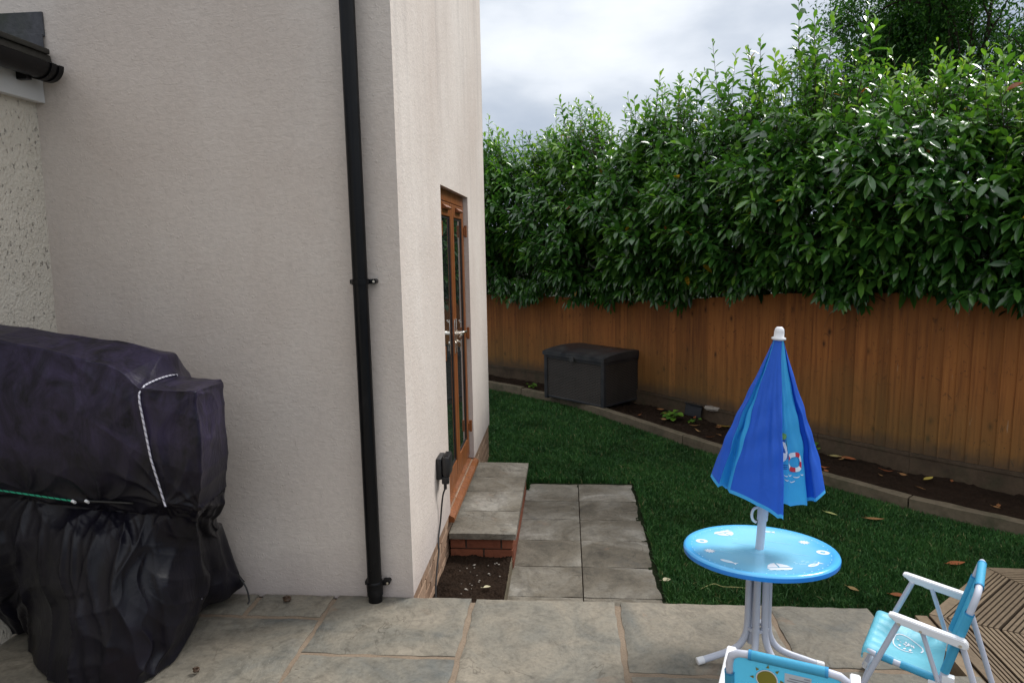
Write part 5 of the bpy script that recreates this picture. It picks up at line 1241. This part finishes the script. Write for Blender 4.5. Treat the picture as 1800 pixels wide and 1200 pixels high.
def cover_mesh():
    G = np.array(CG); 
    def dens(G, idx, axis, q=.10):
        out_ = []; n = G.shape[axis]; tk = lambda i: np.take(G, i % n if axis == 1 else i, axis=axis)
        for i in range(n):
            if i in idx: out_ += [tk(i)*(1-q)+tk(i-1)*q, tk(i), tk(i)*(1-q)+tk(i+1)*q]
            else: out_.append(tk(i))
        return np.stack(out_, axis=axis)
    G = dens(G, (1,4,5), 0); G = dens(G, (4,5,6,7), 1)
    nr, nc = G.shape[:2]; 
    def cr_(p0,p1,p2,p3,t): return .5*((2*p1)+(p2-p0)*t+(2*p0-5*p1+4*p2-p3)*t*t+(-p0+3*p1-3*p2+p3)*t**3)
    # resample columns by arc length so the folds stay even
    def resample(P, n, closed):
        m = len(P); seg = []
        last = m if closed else m-1
        for i in range(last):
            p0 = P[(i-1)%m] if closed or i else P[0]; p1 = P[i]; p2 = P[(i+1)%m]; p3 = P[(i+2)%m] if closed or i+2 < m else P[-1]
            # centripetal-like: limit overshoot on short spans
            d0, d1, d2 = np.linalg.norm(p1-p0)+1e-6, np.linalg.norm(p2-p1)+1e-6, np.linalg.norm(p3-p2)+1e-6
            m1 = ((p1-p0)/d0*min(1,d1/d0)*0+ (p2-p0)/(d0+d1))*d1; m2 = ((p3-p1)/(d1+d2))*d1
            for k in range(24):
                t = k/24; h00 = 2*t**3-3*t**2+1; h10 = t**3-2*t**2+t; h01 = -2*t**3+3*t**2; h11 = t**3-t**2
                seg.append(h00*p1+h10*m1+h01*p2+h11*m2)
        seg.append(P[0] if closed else P[-1]); seg = np.array(seg)
        return seg
    # per-span counts fixed by the mid row so columns line up
    rowsM = np.array([resample(G[i], 0, True) for i in range(nr)])      # nr x NC
    NC0 = rowsM.shape[1]; ref = rowsM[nr//2]; L_ = np.concatenate([[0],np.cumsum(np.linalg.norm(np.diff(ref,axis=0),axis=1))]); NC = 560
    ui = np.interp(np.linspace(0,L_[-1],NC+1)[:-1], L_, np.arange(NC0)); i0 = np.floor(ui).astype(int); fr = (ui-i0)[None,:,None]
    A = rowsM[:,i0]*(1-fr)+rowsM[:,np.minimum(i0+1,NC0-1)]*fr
    cols = np.array([resample(A[:,j],0,False) for j in range(NC)])       # NC x NR0
    ref = cols[NC//6]; Lr = np.concatenate([[0],np.cumsum(np.linalg.norm(np.diff(ref,axis=0),axis=1))]); NR = 300
    vi = np.interp(np.linspace(0,Lr[-1],NR), Lr, np.arange(len(ref))); j0 = np.minimum(np.floor(vi).astype(int),len(ref)-2); fr = (vi-j0)[None,:,None]
    B = cols[:,j0]*(1-fr)+cols[:,j0+1]*fr; B = B.transpose(1,0,2)          # NR x NC x 3
    # folds
    U = np.roll(B,-1,1)-np.roll(B,1,1); V = np.gradient(B,axis=0); Nn = np.cross(V,U); Nn /= np.linalg.norm(Nn,axis=2,keepdims=True)+1e-9
    s_ = np.linspace(0,L_[-1],NC+1)[:-1][None,:]; z = B[:,:,2]; x = B[:,:,0]; y = B[:,:,1]
    rz = np.random.default_rng(3)
    def ridged(ph): return 1-np.abs(np.sin(ph))**.75*1.6
    low = np.clip((.70-z)/.10,0,1); lowz = np.clip((.70-z)/.65,0,1)
    D = np.zeros_like(z)
    warp = .05*np.sin(z*7+s_*2.3)+.035*np.sin(z*15-s_*5)+.02*np.sin(z*31+s_*9)
    D += low*(.006+.022*lowz)*(np.sin((s_+warp*.8)*21.0)+.45*np.sin((s_+warp*.6)*43.0+1)+.3*np.sin((s_+warp)*9+2))*(.6+.4*np.sin(s_*5.3+1))
    D += low*(.003+.007*lowz)*ridged((s_*1.0+warp*1.4)*23.0+1.3)*(.5+.5*np.sin(s_*9.1+z*4))
    D += low*.004*ridged((s_+warp*.8)*46.0+.3)*np.exp(-((z-.62)/.06)**2)
    # crumpled horizontal pouches low on the skirt
    D += low*.005*ridged(z*14+2.2*np.sin(s_*4.1)+1.2*np.sin(s_*11))*np.clip(np.sin(s_*3.7+.6),0,1)*np.clip((z-.05)*6,0,1)
    D += low*.003*ridged(z*33+3.0*np.sin(s_*6.1+1)+s_*9)*(.5+.5*np.sin(s_*7.7))*np.clip((z-.03)*8,0,1)
    # tension folds fanning out from tied and propped points
    def fan(cx,cz,cy,n,amp,rad,ph=0,a0=None):
        global _
        dx = x-cx; dz = z-cz; r_ = np.sqrt(dx*dx+dz*dz+(y-cy)**2*1.0)+1e-6; th = np.arctan2(dz,dx)
        return amp*ridged(th*n+ph+.8*np.sin(r_*14+ph))*np.exp(-(r_/rad)**2)*np.clip(r_/.05,0,1)
    D += fan(-1.86,.69,2.46,4.0,.009,.34,.4)+fan(-1.57,.71,2.43,6.0,.008,.26,1.1)+fan(-1.40,1.16,2.42,4.0,.005,.24,.2)+fan(-1.62,1.17,2.42,3.0,.003,.16,.9)+fan(-1.44,.69,2.5,5,.008,.2,2)+fan(-2.15,.74,2.44,4.5,.006,.3,1.6)
    up = np.clip((z-.72)/.1,0,1)
    D += up*.0045*ridged((x*3.1+z*5.2+.25*np.sin(x*9+z*4))*3.4)*(.5+.5*np.sin(x*5+z*3)) + up*.003*ridged((x*4-z*3.1+.2*np.sin(z*14))*4.1)
    D += up*.0016*np.sin(x*70+8*np.sin(z*9))*np.exp(-((z-1.2)/.1)**2)
    # long folds
    for (xa,xb,amp) in ((-1.80,-1.66,.020),(-1.70,-1.78,.016),(-2.0,-1.90,.018),(-2.17,-2.28,.018),(-1.9,-1.74,.013),(-1.62,-1.60,.012),(-1.97,-1.83,.016),(-1.84,-1.92,.014),(-2.10,-2.06,.014)):
        c = xa+(xb-xa)*lowz; front = np.clip((2.62-y)*12,0,1); D += low*front*amp*np.exp(-np.abs((x-c+.012*np.sin(z*19))/.015)**1.1)
    D = np.clip(D,-.03,.045)
    B = B+Nn*D[:,:,None]; B[:,:,2] = np.maximum(B[:,:,2],.006+.004*np.sin(s_*30)); B[:,:,1] = np.minimum(B[:,:,1],3.074); B[:,:,0] = np.maximum(B[:,:,0],-2.42-.02*np.clip(z,0,1)*0-.04)
    # close the crown over the ridge
    n = NR*NC; V_ = B.reshape(-1,3); F = []
    idx = np.arange(n).reshape(NR,NC); a = idx[:-1]; b = np.roll(a,-1,1); c = idx[1:]; d_ = np.roll(c,-1,1)
    F = np.stack([a,c,d_,b],-1).reshape(-1,4)
    return V_, F, NR, NC
bq = empty('covered_barbecue',(-1.95,2.65,0),0,'barbecue under a black nylon cover tied with green and white cords','barbecue')
co, F, NR, NC = cover_mesh(); off = np.array([-1.95,2.65,0])
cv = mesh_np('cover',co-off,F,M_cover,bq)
tp = bmesh.new(); ring = [tp.verts.new(tuple(v)) for v in (co-off)[:NC]]; edges = [tp.edges.new((ring[i],ring[(i+1)%NC])) for i in range(NC)]
bmesh.ops.triangle_fill(tp,edges=edges,use_beauty=True); mt = bpy.data.meshes.new('tmp'); tp.to_mesh(mt); tp.free()
mb = MB(); mb.add([tuple(v.co) for v in mt.vertices],[tuple(p.vertices) for p in mt.polygons]); bpy.data.meshes.remove(mt)
bm = bmesh.new(); bm.from_mesh(cv.data); base = len(bm.verts); nv = [bm.verts.new(v) for v in mb.v]
for q in mb.f: bm.faces.new([nv[i] for i in q])
bmesh.ops.remove_doubles(bm,verts=bm.verts[:],dist=1e-5); bmesh.ops.recalc_face_normals(bm,faces=bm.faces[:]); bm.to_mesh(cv.data); bm.free(); cv.data.shade_smooth()
from mathutils.bvhtree import BVHTree
bvh = BVHTree.FromPolygons([Vector(v) for v in co],[tuple(q) for q in F])
def hit(p, d, o_=.005):
    h = bvh.ray_cast(Vector(p),Vector(d),3); return (h[0]-Vector(d)*o_) if h[0] else Vector(p)
def cord(name, mat, pts, rad=.0040):
    mb = MB(); mb.tube([Vector(p)-Vector(tuple(off)) for p in pts],rad,8); return mb.build(name,mat,bq,smooth=True)
def span(a,b,n): return [tuple(a[i]+(b[i]-a[i])*k/n for i in range(len(a))) for k in range(n+1)]
tops = [hit((x,y,1.6),(0,0,-1)) for x,y in span((-1.588,2.66),(-1.612,2.44),6)]
side_ = [hit((x,2.2,z),(0,1,0)) for x,z in span((-1.620,1.155),(-1.562,.705),14)]
def taut(P, n=3):
    P = [Vector(p) for p in P]
    for _q in range(n):
        for i in range(1,len(P)-1):
            m_ = (P[i-1]+P[i+1])/2; 
            if m_.y < P[i].y: P[i].y = m_.y
    return P
cord('white_cord',M_wcord,tops+taut(side_,30))
gp = taut([hit((x,2.1,z),(0,1,0)) for x,z in span((-2.44,.800),(-1.945,.716),18)],40); cord('green_cord',M_gcord,gp)
gb = taut([hit((x,2.1,z),(0,1,0)) for x,z in span((-1.90,.712),(-1.72,.700),8)],10); cord('black_cord',M_blackplastic,gb,.005)
for p in (gp[-1],gb[0]):
    mb = MB(); q = Vector(p)-Vector(tuple(off)); mb.tube([q+Vector((-.008,-.004,.004)),q+Vector((.008,-.006,-.003))],.006,8); mb.build('cord_hook',M_white,bq,smooth=True)
cord('hem_cord',M_blackplastic,smooth_pts([(-1.62,2.98,.13),(-1.585,2.99,.12),(-1.55,2.98,.075),(-1.535,2.97,.02),(-1.54,2.96,.008)],5),.004)
